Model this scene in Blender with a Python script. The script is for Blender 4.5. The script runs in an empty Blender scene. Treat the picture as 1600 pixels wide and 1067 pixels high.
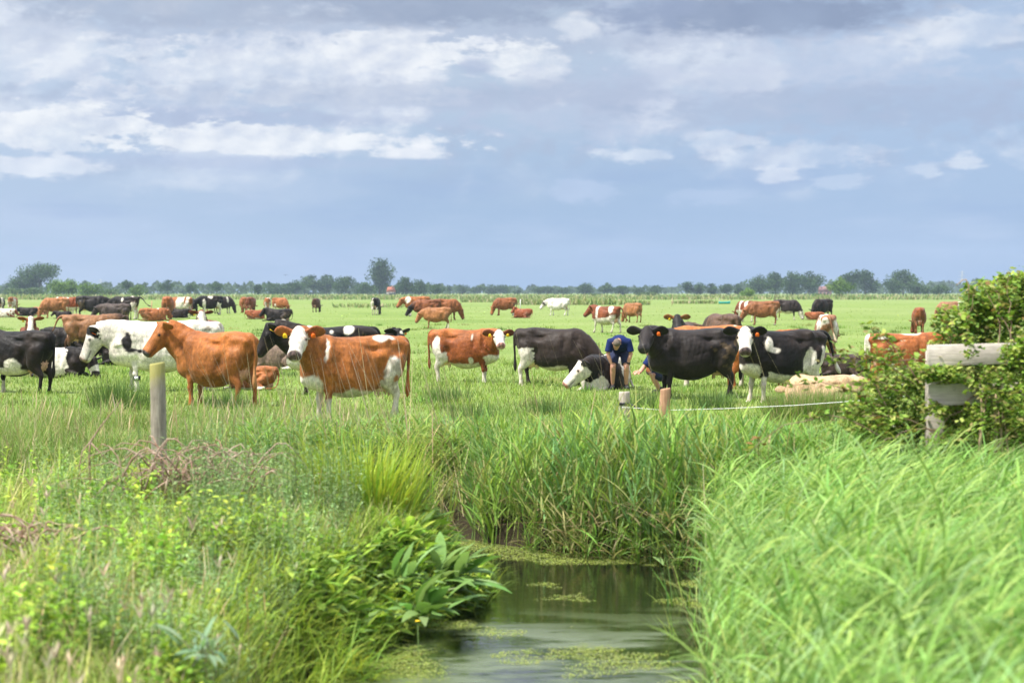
import bpy, math, random
import numpy as np
from math import sin, cos, radians as R, pi
from mathutils import Vector, Matrix
from mathutils.kdtree import KDTree

SC = bpy.context.scene
COL = SC.collection

# ------------------------------------------------------------------ camera
CAM_Z = 2.1
F_PX = 3111.0            # focal length in pixels of the 1600 px wide photograph
HOR = 456.0              # horizon row of the photograph
cam_d = bpy.data.cameras.new("camera")
cam_d.sensor_width = 36.0
cam_d.lens = 36.0 * F_PX / 1600.0
cam_d.clip_start = 0.5
cam_d.clip_end = 20000
cam_d.dof.use_dof = True
cam_d.dof.focus_distance = 41.0
cam_d.dof.aperture_fstop = 2.3
cam = bpy.data.objects.new("camera", cam_d)
COL.objects.link(cam)
TILT = math.atan((533.5 - HOR) / F_PX)
cam.location = (0, 0, CAM_Z)
cam.rotation_euler = (pi / 2 - TILT, 0, 0)
SC.camera = cam

# ------------------------------------------------------------------ render / colour
SC.render.engine = 'CYCLES'
SC.view_settings.view_transform = 'Standard'
SC.view_settings.look = 'None'
SC.view_settings.gamma = 1
SC.view_settings.exposure = 1.25
SC.cycles.max_bounces = 8
SC.cycles.diffuse_bounces = 3
SC.cycles.glossy_bounces = 3
SC.cycles.transmission_bounces = 4
SC.cycles.volume_bounces = 0
SC.cycles.transparent_max_bounces = 4
SC.cycles.caustics_reflective = False
SC.cycles.caustics_refractive = False
SC.cycles.use_denoising = True

# ------------------------------------------------------------------ node helpers
class NT:
    """small expression builder for shader node trees"""
    def __init__(self, tree):
        self.t = tree
        self.n = tree.nodes
        self.l = tree.links
    def node(self, typ, **kw):
        nd = self.n.new(typ)
        for k, v in kw.items():
            setattr(nd, k, v)
        return nd
    def put(self, sock, v):
        if isinstance(v, bpy.types.NodeSocket):
            self.l.new(v, sock)
        elif v is not None:
            sock.default_value = v
    def m(self, op, a, b=None, c=None, clamp=False):
        nd = self.node('ShaderNodeMath', operation=op)
        nd.use_clamp = clamp
        self.put(nd.inputs[0], a)
        if b is not None: self.put(nd.inputs[1], b)
        if c is not None: self.put(nd.inputs[2], c)
        return nd.outputs[0]
    def add(self, a, b): return self.m('ADD', a, b)
    def sub(self, a, b): return self.m('SUBTRACT', a, b)
    def mul(self, a, b): return self.m('MULTIPLY', a, b)
    def smooth(self, x, lo, hi):
        nd = self.node('ShaderNodeMapRange', interpolation_type='SMOOTHSTEP')
        self.put(nd.inputs['Value'], x)
        nd.inputs['From Min'].default_value = lo
        nd.inputs['From Max'].default_value = hi
        return nd.outputs[0]
    def lerp(self, x, a, b, c, d):
        nd = self.node('ShaderNodeMapRange')
        self.put(nd.inputs['Value'], x)
        for k, v in zip(('From Min', 'From Max', 'To Min', 'To Max'), (a, b, c, d)):
            nd.inputs[k].default_value = v
        return nd.outputs[0]
    def mix(self, f, a, b, blend='MIX'):
        nd = self.node('ShaderNodeMix', data_type='RGBA', blend_type=blend)
        self.put(nd.inputs[0], f)
        for s, v in ((nd.inputs[6], a), (nd.inputs[7], b)):
            if isinstance(v, (tuple, list)) and len(v) == 3: v = (*v, 1)
            self.put(s, v)
        return nd.outputs[2]
    def xyz(self, x, y, z):
        nd = self.node('ShaderNodeCombineXYZ')
        for s, v in zip(nd.inputs, (x, y, z)): self.put(s, v)
        return nd.outputs[0]
    def noise(self, vec, scale, detail=4, rough=0.5, lac=2.0, dist=0.0):
        nd = self.node('ShaderNodeTexNoise')
        if vec is not None: self.put(nd.inputs['Vector'], vec)
        nd.inputs['Scale'].default_value = scale
        nd.inputs['Detail'].default_value = detail
        nd.inputs['Roughness'].default_value = rough
        nd.inputs['Lacunarity'].default_value = lac
        nd.inputs['Distortion'].default_value = dist
        return nd.outputs[0]
    def scale3(self, vec, s):
        nd = self.node('ShaderNodeMapping')
        self.put(nd.inputs['Vector'], vec)
        nd.inputs['Scale'].default_value = s
        return nd.outputs[0]
    def ramp(self, f, stops):
        nd = self.node('ShaderNodeValToRGB')
        e = nd.color_ramp.elements
        while len(e) < len(stops): e.new(0.5)
        for el, (p, c) in zip(e, stops):
            el.position = p
            el.color = (*c, 1) if len(c) == 3 else c
        self.put(nd.inputs[0], f)
        return nd.outputs[0]

# ------------------------------------------------------------------ sun
SUN_EL, SUN_AZ = R(60), R(-118)      # azimuth: angle from +Y towards +X; the light comes from behind and left
sl = bpy.data.lights.new("sun", 'SUN')
sl.energy = 3.7
sl.angle = R(7)
sl.color = (1.0, 0.955, 0.88)
sun = bpy.data.objects.new("sun", sl)
COL.objects.link(sun)
sd = Vector((sin(SUN_AZ) * cos(SUN_EL), cos(SUN_AZ) * cos(SUN_EL), sin(SUN_EL)))
sun.rotation_euler = sd.to_track_quat('Z', 'Y').to_euler()
sun.location = sd * 50

# ------------------------------------------------------------------ world: Nishita sky behind a broken cloud layer
W = bpy.data.worlds.new("World")
SC.world = W
W.use_nodes = True
W.node_tree.nodes.clear()
w = NT(W.node_tree)
wout = w.node('ShaderNodeOutputWorld')
wbg = w.node('ShaderNodeBackground')
WS = 0.1
wbg.inputs['Strength'].default_value = WS
w.l.new(wbg.outputs[0], wout.inputs[0])
sky = w.node('ShaderNodeTexSky', sky_type='NISHITA')
sky.sun_disc = False
sky.sun_elevation = SUN_EL
sky.sun_rotation = SUN_AZ
tc = w.node('ShaderNodeTexCoord')
sep = w.node('ShaderNodeSeparateXYZ')
w.l.new(tc.outputs['Generated'], sep.inputs[0])
dx, dy, dz = sep.outputs
hyp = w.m('SQRT', w.add(w.mul(dx, dx), w.mul(dy, dy)))
el = w.mul(w.m('ARCTAN2', dz, hyp), 180 / pi)             # elevation, degrees
az = w.mul(w.m('ARCTAN2', dx, w.m('ABSOLUTE', dy)), 180 / pi)   # azimuth from +Y, degrees
# sky patches are laid out by azimuth and elevation in degrees: a row y of the view is (456-y)/54.3 degrees up
def A(px): return math.degrees(math.atan((px - 800) / F_PX))
def E(py): return math.degrees(math.atan((HOR - py) / F_PX))
P3 = w.xyz(az, w.mul(el, 2.1), w.mul(el, 0.15))
warp1 = w.sub(w.noise(P3, 0.28, 5, 0.55), 0.5)
warp2 = w.sub(w.noise(w.scale3(P3, (1.13, 1.07, 1)), 0.9, 6, 0.6), 0.5)
warp3 = w.sub(w.noise(w.scale3(P3, (0.8, 1.0, 1)), 1.7, 7, 0.60), 0.5)
def blob(px, py, rx, ry, wa=1.0, soft=(1.10, 0.52)):
    """soft elliptical patch with ragged cloud-like edge"""
    u = w.m('DIVIDE', w.sub(az, A(px)), rx / 54.3)
    v = w.m('DIVIDE', w.sub(el, E(py)), ry / 54.3)
    d = w.m('SQRT', w.add(w.mul(u, u), w.mul(v, v)))
    d = w.add(d, w.mul(warp1, 1.1 * wa))
    d = w.add(d, w.mul(warp2, 1.7 * wa))
    d = w.add(d, w.mul(warp3, 1.5 * wa))
    return w.smooth(d, soft[0], soft[1])
K = 1.0 / WS
def c(r, g, b): return (r * K, g * K, b * K)
def S(r, g, b):
    """radiance that the exposure shows as this sRGB value"""
    f = lambda v: ((v / 255 + 0.055) / 1.055) ** 2.4 if v > 10 else v / 3295
    k = 2 ** -SC.view_settings.exposure
    return c(f(r) * k, f(g) * k, f(b) * k)
elw = w.add(el, w.mul(warp1, 1.6))
base = w.ramp(w.m('DIVIDE', elw, 9.0), [(0.0, S(132, 168, 210)), (0.10, S(128, 163, 206)), (0.24, S(134, 167, 209)),
                                        (0.40, S(150, 176, 211)), (0.60, S(174, 190, 214)), (0.85, S(182, 194, 212)), (1.0, S(168, 181, 202))])
# paler towards the left of the view, deeper steel blue to the right
base = w.mix(w.mul(w.smooth(az, -2, 12), 0.45), base, S(150, 178, 220))
base = w.mix(w.mul(w.smooth(az, 2, -14), 0.4), base, S(190, 206, 232))
skyc = w.mix(0.10, base, sky.outputs[0])
# soft grey and pale billows in the upper half
PB = w.scale3(P3, (0.80, 0.62, 1))
PBs = w.scale3(w.xyz(w.add(az, 0.25), w.sub(w.mul(el, 2.1), 0.50), w.mul(el, 0.15)), (0.80, 0.62, 1))
n_a = w.noise(PB, 0.36, 9, 0.53)
n_b = w.noise(PBs, 0.36, 9, 0.53)
hi = w.smooth(elw, 2.3, 4.4)
lump = w.mul(w.smooth(n_a, 0.47, 0.66), hi)
skyc = w.mix(w.mul(lump, 0.80), skyc, S(222, 229, 242))
shade = w.mul(w.smooth(w.sub(n_b, n_a), -0.01, 0.11), hi)
skyc = w.mix(w.mul(shade, 0.60), skyc, S(170, 181, 205))
lit = w.mul(w.mul(w.smooth(w.sub(n_a, n_b), 0.02, 0.12), w.smooth(n_a, 0.46, 0.6)), hi)
skyc = w.mix(w.mul(lit, 0.55), skyc, S(238, 242, 249))
low = w.mul(w.smooth(w.noise(w.scale3(P3, (0.35, 0.8, 1)), 0.5, 7, 0.55), 0.45, 0.7), w.smooth(el, 4.2, 2.0))
skyc = w.mix(w.mul(low, 0.45), skyc, S(188, 204, 231))
low2 = w.mul(w.smooth(w.noise(w.scale3(w.xyz(w.add(az, 40), w.mul(el, 2.1), 0.0), (0.30, 0.7, 1)), 0.5, 6, 0.5), 0.48, 0.68), w.smooth(el, 5.0, 2.5))
skyc = w.mix(w.mul(low2, 0.40), skyc, S(140, 168, 212))
fine = w.noise(w.scale3(P3, (0.95, 0.68, 1)), 0.62, 8, 0.54)
fine2 = w.noise(w.scale3(w.xyz(w.add(az, 0.22), w.sub(w.mul(el, 2.1), 0.42), w.mul(el, 0.15)), (0.95, 0.68, 1)), 0.62, 8, 0.54)
relief = w.lerp(w.sub(fine, fine2), -0.16, 0.10, 0.0, 1.0)
def lay(mask, amt, col, tex=0.0, relief_amt=0.0):
    global skyc
    f = w.mul(mask, amt)
    if tex: f = w.mul(f, w.lerp(fine, 0.32, 0.66, 1 - tex, 1 + tex * 0.4))
    f = w.m('MINIMUM', w.m('MAXIMUM', f, 0.0), 1.0)
    if relief_amt:
        col = w.mix(w.m('MINIMUM', w.m('MAXIMUM', w.mul(w.sub(1.0, relief), relief_amt), 0.0), 1.0), col, S(190, 202, 226))
    skyc = w.mix(f, skyc, col)
lay(blob(600, 60, 900, 34, 1.0), 0.5, S(178, 190, 214), .2)
lay(blob(500, 160, 600, 26, .9), 0.45, S(184, 196, 221), .2)
lay(blob(1150, 140, 420, 50, 1.0), 0.45, S(184, 196, 220), .2)
lay(blob(450, 112, 420, 66, 1.1, (1.06, .6)), 0.8, S(238, 242, 249), .4, .9)
lay(blob(620, 84, 130, 40, .9, (1.02, .66)), 0.8, S(244, 247, 251), .3, .6)
lay(blob(820, 105, 70, 40, .7), 0.7, S(246, 249, 252), .4, .5)
lay(blob(100, 90, 120, 50, .8), 0.5, S(232, 238, 247), .4, .6)
lay(blob(320, 190, 470, 20, .6), 0.60, S(176, 189, 217), .3)
lay(blob(80, 205, 190, 42, .9, (1.02, .66)), 0.95, S(246, 249, 252), .35, .65)
lay(blob(440, 222, 290, 28, .8, (1.02, .66)), 0.95, S(246, 249, 252), .35, .6)
lay(blob(640, 238, 75, 13, .7), 0.9, S(246, 248, 252), .2, .4)
lay(blob(300, 256, 420, 12, .8), 0.45, S(180, 194, 222), .2)
lay(blob(40, 264, 130, 20, .9), 0.85, S(236, 241, 249), .3, .4)
lay(blob(1000, 170, 330, 55), 0.5, S(192, 202, 225), .3)
lay(blob(1225, 246, 165, 20, 1.0), 0.7, S(228, 235, 246), .6, .8)
lay(blob(1000, 245, 75, 13, .8), 0.75, S(230, 237, 247), .4, .4)
lay(blob(1130, 222, 70, 24, .9), 0.6, S(228, 235, 246), .5, .5)
lay(blob(1210, 275, 34, 15, 1.1), 0.8, S(232, 238, 248), .3, .6)
lay(blob(1508, 257, 34, 14, 1.1), 0.8, S(230, 237, 247), .3, .6)
lay(blob(1445, 271, 26, 13, 1.1), 0.55, S(222, 231, 245), .3)
lay(blob(1310, 287, 50, 12, 1.1), 0.45, S(214, 225, 243), .3)
lay(blob(910, 300, 66, 20, .9), 0.45, S(194, 210, 238), .3)
lay(blob(1100, 308, 76, 14, .9), 0.4, S(188, 206, 236), .3)
lay(blob(1320, 100, 270, 40), 0.5, S(214, 222, 238), .5, .7)
lay(blob(1500, 60, 130, 40, .9), 0.6, S(232, 238, 247), .4, .6)
lay(blob(1190, 28, 290, 36, .55), 0.95, S(142, 158, 187), .2)
lay(blob(1000, 18, 90, 38, .8), 0.5, S(156, 171, 201), .2)
lay(blob(690, 4, 260, 44, .6), 0.9, S(152, 167, 193), .2)
lay(blob(740, 108, 36, 14, .7), 0.7, S(176, 189, 216), .2)
lay(blob(300, 14, 330, 44, .9), 0.7, S(168, 181, 204), .2)
lay(blob(700, 150, 500, 26, 1.0), 0.5, S(172, 186, 211), .2)
lay(blob(1250, 175, 330, 34, .9), 0.5, S(164, 181, 208), .2)
lay(blob(900, 45, 36, 28, .8), 0.75, S(240, 244, 250), .3, .3)
lay(blob(1500, 170, 200, 34, .9), 0.5, S(170, 186, 215), .3)
# thin bright cloud overhead and behind the camera gives the soft general light
up = w.mix(w.mul(w.noise(P3, 0.1, 5, 0.6), 1.0), c(0.40, 0.45, 0.55), c(0.66, 0.68, 0.73))
skyc = w.mix(w.smooth(el, 9.5, 26), skyc, up)
skyc = w.mix(w.m('MAXIMUM', w.smooth(el, 0.0, -3.0), 0.0), skyc, S(120, 140, 110))
w.l.new(skyc, wbg.inputs['Color'])

# ------------------------------------------------------------------ object helpers
def tag(o, label=None, cat=None, group=None, kind=None):
    if label: o['label'] = label
    if cat: o['category'] = cat
    if group: o['group'] = group
    if kind: o['kind'] = kind
    return o

def mesh_np(name, V, F=None, quads=None, tris=None, col=None, smooth=True, mats=(), matidx=None):
    """mesh from arrays; quads (n,4) and tris (n,3)"""
    me = bpy.data.meshes.new(name)
    V = np.asarray(V, np.float32)
    loops, starts, totals = [], [], []
    s = 0
    for arr in (quads, tris):
        if arr is None or len(arr) == 0: continue
        arr = np.asarray(arr, np.int32)
        k = arr.shape[1]
        loops.append(arr.ravel())
        starts.append(np.arange(len(arr), dtype=np.int32) * k + s)
        totals.append(np.full(len(arr), k, np.int32))
        s += arr.size
    loops = np.concatenate(loops); starts = np.concatenate(starts); totals = np.concatenate(totals)
    me.vertices.add(len(V)); me.vertices.foreach_set('co', V.ravel())
    me.loops.add(len(loops)); me.loops.foreach_set('vertex_index', loops)
    me.polygons.add(len(starts))
    me.polygons.foreach_set('loop_start', starts)
    me.polygons.foreach_set('loop_total', totals)
    if smooth: me.polygons.foreach_set('use_smooth', np.ones(len(starts), bool))
    if matidx is not None: me.polygons.foreach_set('material_index', np.asarray(matidx, np.int32))
    me.update(calc_edges=True)
    if col is not None: set_col(me, col)
    for m_ in mats: me.materials.append(m_)
    return me

def set_col(me, col):
    a = me.color_attributes.new('coat', 'FLOAT_COLOR', 'POINT')
    cc = np.ones((len(me.vertices), 4), np.float32)
    cc[:, :3] = col
    a.data.foreach_set('color', cc.ravel())

def link(name, me, parent=None, loc=None):
    o = bpy.data.objects.new(name, me)
    COL.objects.link(o)
    if parent is not None: o.parent = parent
    if loc is not None: o.location = loc
    return o

def empty(name, loc, rz=0.0, sc=1.0):
    o = bpy.data.objects.new(name, None)
    COL.objects.link(o)
    o.location = loc
    o.rotation_euler = (0, 0, rz)
    o.scale = (sc,) * 3 if not isinstance(sc, tuple) else sc
    o.empty_display_size = 0.2
    return o

class Geo:
    """collects lofts, boxes and tubes"""
    def __init__(self):
        self.v, self.q, self.t, self.n = [], [], [], 0
    def addv(self, V):
        i = self.n
        self.v.append(np.asarray(V, float)); self.n += len(V)
        return i
    def rings(self, rings, cap=True):
        k, n = len(rings), len(rings[0])
        i = self.addv(np.concatenate(rings))
        for a in range(k - 1):
            for b in range(n):
                p, q = i + a * n + b, i + a * n + (b + 1) % n
                self.q.append((p, q, q + n, p + n))
        if cap:
            for a, flip in ((0, True), (k - 1, False)):
                ci = self.addv([np.mean(rings[a], axis=0)])
                for b in range(n):
                    p, q = i + a * n + b, i + a * n + (b + 1) % n
                    self.t.append((q, p, ci) if flip else (p, q, ci))
        return i
    def tube(self, pts, rad, n=8, cap=True, flat=1.0):
        pts = np.asarray(pts, float)
        rad = np.broadcast_to(np.asarray(rad, float), (len(pts),))
        rings = []
        prev = None
        for i in range(len(pts)):
            d = pts[min(i + 1, len(pts) - 1)] - pts[max(i - 1, 0)]
            d = d / (np.linalg.norm(d) + 1e-9)
            ref = prev if prev is not None else (np.array([1, 0, 0.]) if abs(d[2]) > .8 else np.array([0, 0, 1.]))
            s = np.cross(d, ref); s /= np.linalg.norm(s) + 1e-9
            u = np.cross(s, d)
            prev = u
            th = np.linspace(0, 2 * pi, n, endpoint=False)
            rings.append(pts[i] + rad[i] * (np.cos(th)[:, None] * s * flat + np.sin(th)[:, None] * u))
        return self.rings(rings, cap)
    def box(self, cx, cy, cz, sx, sy, sz, rot=None, jit=0.0):
        v = np.array([[x, y, z] for x in (-.5, .5) for y in (-.5, .5) for z in (-.5, .5)]) * (sx, sy, sz)
        if jit: v = v + np.random.default_rng(int(cx * 977 + cz * 91) % 9999).uniform(-jit, jit, v.shape)
        if rot is not None: v = v @ np.array(rot).T
        i = self.addv(v + (cx, cy, cz))
        for f in ((0, 1, 3, 2), (4, 6, 7, 5), (0, 4, 5, 1), (2, 3, 7, 6), (0, 2, 6, 4), (1, 5, 7, 3)):
            self.q.append(tuple(i + k for k in f))
    def ball(self, cx, rx, n=10, m=7):
        rings = []
        for a in range(1, m):
            ph = pi * a / m
            th = np.linspace(0, 2 * pi, n, endpoint=False)
            rings.append(np.array(cx) + np.stack([np.cos(th) * sin(ph), np.sin(th) * sin(ph), np.full(n, -cos(ph))], 1) * rx)
        self.rings(rings)
    def arrays(self):
        return np.concatenate(self.v), np.array(self.q, np.int32).reshape(-1, 4), np.array(self.t, np.int32).reshape(-1, 3)
    def build(self, name, mat, parent=None, smooth=True, bevel=0.0):
        V, q, t = self.arrays()
        me = mesh_np(name, V, quads=q, tris=t, smooth=smooth, mats=[mat] if mat else [])
        o = link(name, me, parent)
        if bevel:
            md = o.modifiers.new('soft_edges', 'BEVEL'); md.width = bevel; md.segments = 2; md.limit_method = 'ANGLE'
        return o

def pmat(name, col, rough=0.6, spec=0.3, noise=None, bump=None, sheen=0.0, metal=0.0):
    """principled material; noise = (scale, amount, second colour), bump = (scale, strength)"""
    m = bpy.data.materials.new(name); m.use_nodes = True
    n = NT(m.node_tree)
    b = n.n['Principled BSDF']
    b.inputs['Roughness'].default_value = rough
    b.inputs['Specular IOR Level'].default_value = spec
    b.inputs['Metallic'].default_value = metal
    b.inputs['Sheen Weight'].default_value = sheen
    b.inputs['Base Color'].default_value = (*col, 1)
    t = n.node('ShaderNodeTexCoord').outputs['Object']
    if noise:
        f = n.smooth(n.noise(t, noise[0], 5, .6), .35, .65)
        n.put(b.inputs['Base Color'], n.mix(n.mul(f, noise[1]), col, noise[2]))
    if bump:
        bp = n.node('ShaderNodeBump')
        bp.inputs['Strength'].default_value = bump[1]
        n.l.new(n.noise(t, bump[0], 5, .6), bp.inputs['Height'])
        n.l.new(bp.outputs[0], b.inputs['Normal'])
    return m

def leafmat(name, trans=0.36, rough=0.6, spec=0.16, gain=1.0):
    """leaf surface coloured by the mesh's own colour attribute; lets light through"""
    m = bpy.data.materials.new(name); m.use_nodes = True
    n = NT(m.node_tree)
    b = n.n['Principled BSDF']
    at = n.node('ShaderNodeAttribute', attribute_name='coat')
    col = at.outputs['Color']
    if gain != 1.0: col = n.mix(1.0, col, (gain, gain, gain), 'MULTIPLY')
    n.put(b.inputs['Base Color'], col)
    b.inputs['Roughness'].default_value = rough
    b.inputs['Specular IOR Level'].default_value = spec
    tr = n.node('ShaderNodeBsdfTranslucent')
    n.put(tr.inputs['Color'], n.mix(1.0, col, (1.1, 1.15, .75), 'MULTIPLY'))
    mx = n.node('ShaderNodeMixShader')
    mx.inputs[0].default_value = trans
    n.l.new(b.outputs[0], mx.inputs[1]); n.l.new(tr.outputs[0], mx.inputs[2])
    n.l.new(mx.outputs[0], n.n['Material Output'].inputs[0])
    return m

def wavefield(p, scale, seed, octs=3):
    """smooth pseudo noise in about -1..1 from summed sines"""
    rg = np.random.default_rng(seed)
    p = np.asarray(p, float)
    out = np.zeros(len(p)); amp = 1.0; tot = 0
    for o in range(octs):
        for k in range(4):
            d = rg.normal(size=p.shape[1]); d /= np.linalg.norm(d)
            out += amp * np.sin(p @ d * scale * 2 * pi * rg.uniform(.7, 1.4) + rg.uniform(0, 6.28))
        tot += amp * 2.0
        amp *= .55; scale *= 2.1
    return out / tot

def at_depth(px, py, d):
    """world point seen at photo pixel (px, py) at distance d along +Y"""
    return np.array([(px - 800) / F_PX * d, d, CAM_Z - (py - HOR) / F_PX * d])
# ================================================================== cows
def catmull(st, sub):
    """resample a table of stations (rows) with Catmull-Rom"""
    st = np.asarray(st, float)
    out = []
    n = len(st)
    for i in range(n - 1):
        p0, p1, p2, p3 = st[max(i - 1, 0)], st[i], st[i + 1], st[min(i + 2, n - 1)]
        for k in range(sub):
            t = k / sub
            out.append(.5 * (2 * p1 + (p2 - p0) * t + (2 * p0 - 5 * p1 + 4 * p2 - p3) * t * t + (3 * p1 - p0 - 3 * p2 + p3) * t ** 3))
    out.append(st[-1])
    return np.array(out)

#            x     top   bot   half width  height of the widest point (0..1)
TORSO = [(-.88, 1.27, 1.06, .06, .5), (-.84, 1.35, .94, .16, .6), (-.76, 1.39, .82, .225, .66), (-.62, 1.41, .72, .275, .62), (-.43, 1.43, .62, .315, .56),
         (-.22, 1.41, .53, .345, .48), (0.0, 1.395, .465, .385, .44), (.2, 1.39, .46, .39, .44), (.38, 1.40, .485, .355, .47), (.55, 1.425, .53, .30, .5),
         (.68, 1.415, .55, .275, .43), (.80, 1.37, .575, .235, .38), (.90, 1.25, .61, .175, .36), (.97, 1.05, .68, .09, .4)]
#            t     top   bottom half width
HEADS = [(-.09, .08, .12, .07), (-.045, .15, .16, .11), (.01, .185, .20, .130), (.085, .168, .225, .140), (.17, .150, .225, .153), (.25, .135, .205, .143), (.34, .124, .180, .124),
         (.42, .115, .155, .114), (.495, .108, .140, .114), (.56, .103, .130, .119), (.605, .088, .112, .110), (.64, .045, .07, .072)]

def ell(th, a, up, dn, p=2.3):
    cs, sn = np.cos(th), np.sin(th)
    x = a * np.sign(cs) * np.abs(cs) ** (2 / p)
    y = np.where(sn > 0, up, dn) * np.sign(sn) * np.abs(sn) ** (2 / p)
    return x, y

def cow_source(pose):
    """lofted pieces of one cow in a pose; identical topology for every pose. +X is the way it faces."""
    lying = pose.get('lying', False)
    lx = pose.get('lx', 1.0) * (1.0 if lying else .96)
    g = Geo()
    part, tt = [], []
    def mark(code, vals):
        part.extend([code] * len(vals)); tt.extend(vals)
    def add_rings(rings, code, ts):
        n = len(rings[0])
        g.rings(rings)
        mark(code, np.concatenate([np.repeat(ts, n), [ts[0], ts[-1]]]))
    drop = .50 if lying else 0.0
    fat = 1.07 if lying else 1.0
    th = np.linspace(0, 2 * pi, 26, endpoint=False)
    rings, ts = [], []
    for x, top, bot, hw, fr in catmull(TORSO, 3):
        bot = bot - pose.get('deep', .04) * (1 - ((x + .0) / .95) ** 2)
        if pose.get('graze'): top = top - .03 * max(0, (x - .3) / .5)
        zc = bot + (top - bot) * fr
        yy, zz = ell(th, hw * fat, top - zc, zc - bot, 2.35)
        z = zc + zz - drop
        if lying: z = np.maximum(z, .02)
        rings.append(np.stack([np.full(26, x * lx), yy, z], 1)); ts.append(x)
    add_rings(rings, 0, ts)
    # ---- neck
    ne, ny = R(pose.get('ne', 28)), R(pose.get('ny', 0))
    L = pose.get('nl', .70) * .88
    B = np.array([.60 * lx, 0, 1.13 - drop])
    nd = np.array([cos(ne) * cos(ny), cos(ne) * sin(ny), sin(ne)])
    Aa = B + L * nd
    hy, hp = R(pose.get('hy', 0)), R(pose.get('hp', 38) + (0 if pose.get('graze') else pose.get('dp', 14)))
    f = np.array([cos(hp) * cos(hy), cos(hp) * sin(hy), -sin(hp)])
    sv = np.array([-sin(hy), cos(hy), 0.0])          # the head's left
    roll = R(pose.get('roll', 0))
    u = np.cross(f, sv)
    sv, u = sv * cos(roll) + u * sin(roll), u * cos(roll) - sv * sin(roll)
    P0 = np.array([.40 * lx, 0, 1.12 - drop]); P1 = P0 + np.array([.36, 0.0, .06])
    P3 = Aa - .02 * f - .02 * u; P2 = P3 - .20 * (nd * .75 - u * 0.15 + f * .25)
    rings, ts = [], []
    K_ = 13
    for i in range(K_):
        t = i / (K_ - 1)
        p = (1 - t) ** 3 * P0 + 3 * (1 - t) ** 2 * t * P1 + 3 * (1 - t) * t * t * P2 + t ** 3 * P3
        d = 3 * (1 - t) ** 2 * (P1 - P0) + 6 * (1 - t) * t * (P2 - P1) + 3 * t * t * (P3 - P2)
        d /= np.linalg.norm(d)
        s = np.array([-d[1], d[0], 0.0]); nn = np.linalg.norm(s)
        s = s / nn if nn > .15 else np.array([-sin(ny), cos(ny), 0])
        uu = np.cross(d, s)
        a = np.interp(t, [0, .35, .7, 1], [.245, .205, .16, .125])
        up = np.interp(t, [0, .35, .7, 1], [.28, .25, .205, .165])
        dn = np.interp(t, [0, .35, .7, 1], [.48, .44, .335, .235])
        cx, cy = ell(th[::1], a, up, dn, 2.1)
        rr = p + cx[:, None] * s + cy[:, None] * uu
        if lying: rr[:, 2] = np.maximum(rr[:, 2], .03)
        rings.append(rr); ts.append(t)
    add_rings(rings, 1, ts)
    # ---- head
    rings, ts = [], []
    for t, top, bot, hw in catmull(HEADS, 3):
        cx, cy = ell(th, hw, top, bot, 2.3)
        cx = cx * np.where(cy < 0, 1 - .34 * (-cy / bot) * np.interp(t, [0, .3, .5], [1, 1, .2]), 1.0)   # the jaw narrows
        cx = cx * np.where(cy > 0, 1 - .28 * (cy / top), 1.0)
        rings.append(Aa + t * f + cx[:, None] * sv + cy[:, None] * u); ts.append(t)
    add_rings(rings, 2, ts)
    # ---- ears
    er = pose.get('ear', 0.0)
    for sg in (1, -1):
        root = Aa + .03 * f + sg * .095 * sv + .075 * u
        ed = sg * sv * .93 + u * (.02 + er) - f * .22
        ed /= np.linalg.norm(ed)
        bu = u - ed * np.dot(u, ed); bu /= np.linalg.norm(bu)
        bt = np.cross(ed, bu)
        rings, ts = [], []
        for t, wd, tk in catmull([(-.02, .035, .03), (.05, .062, .034), (.13, .102, .032), (.215, .108, .028), (.285, .075, .024), (.325, .025, .015)], 2):
            a16 = th[::2]
            rings.append(root + ed * t - u * .35 * t * t + np.cos(a16)[:, None] * bu * wd + np.sin(a16)[:, None] * bt * tk)
            ts.append(t)
        add_rings(rings, 3 if sg > 0 else 4, ts)
    # ---- legs
    def leg(st, code, n=14):
        st = catmull(st, 3)
        pts, rx, ry = st[:, :3].copy(), st[:, 3], st[:, 4]
        pts[:, 0] = pts[:, 0]
        rings = []
        a = np.linspace(0, 2 * pi, n, endpoint=False)
        for i in range(len(pts)):
            d = pts[min(i + 1, len(pts) - 1)] - pts[max(i - 1, 0)]
            d = d / (np.linalg.norm(d) + 1e-9)
            s = np.array([0, 1.0, 0]); s = s - d * np.dot(s, d); s /= np.linalg.norm(s)
            fw = np.cross(s, d)
            rr = pts[i] + np.cos(a)[:, None] * fw * rx[i] + np.sin(a)[:, None] * s * ry[i]
            if lying: rr[:, 2] = np.maximum(rr[:, 2], .005)
            rings.append(rr)
        add_rings(rings, code, np.linspace(0, 1, len(pts)))
    steps = pose.get('step', (0, 0, 0, 0))
    lift = pose.get('lift', (0, 0, 0, 0))
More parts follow.
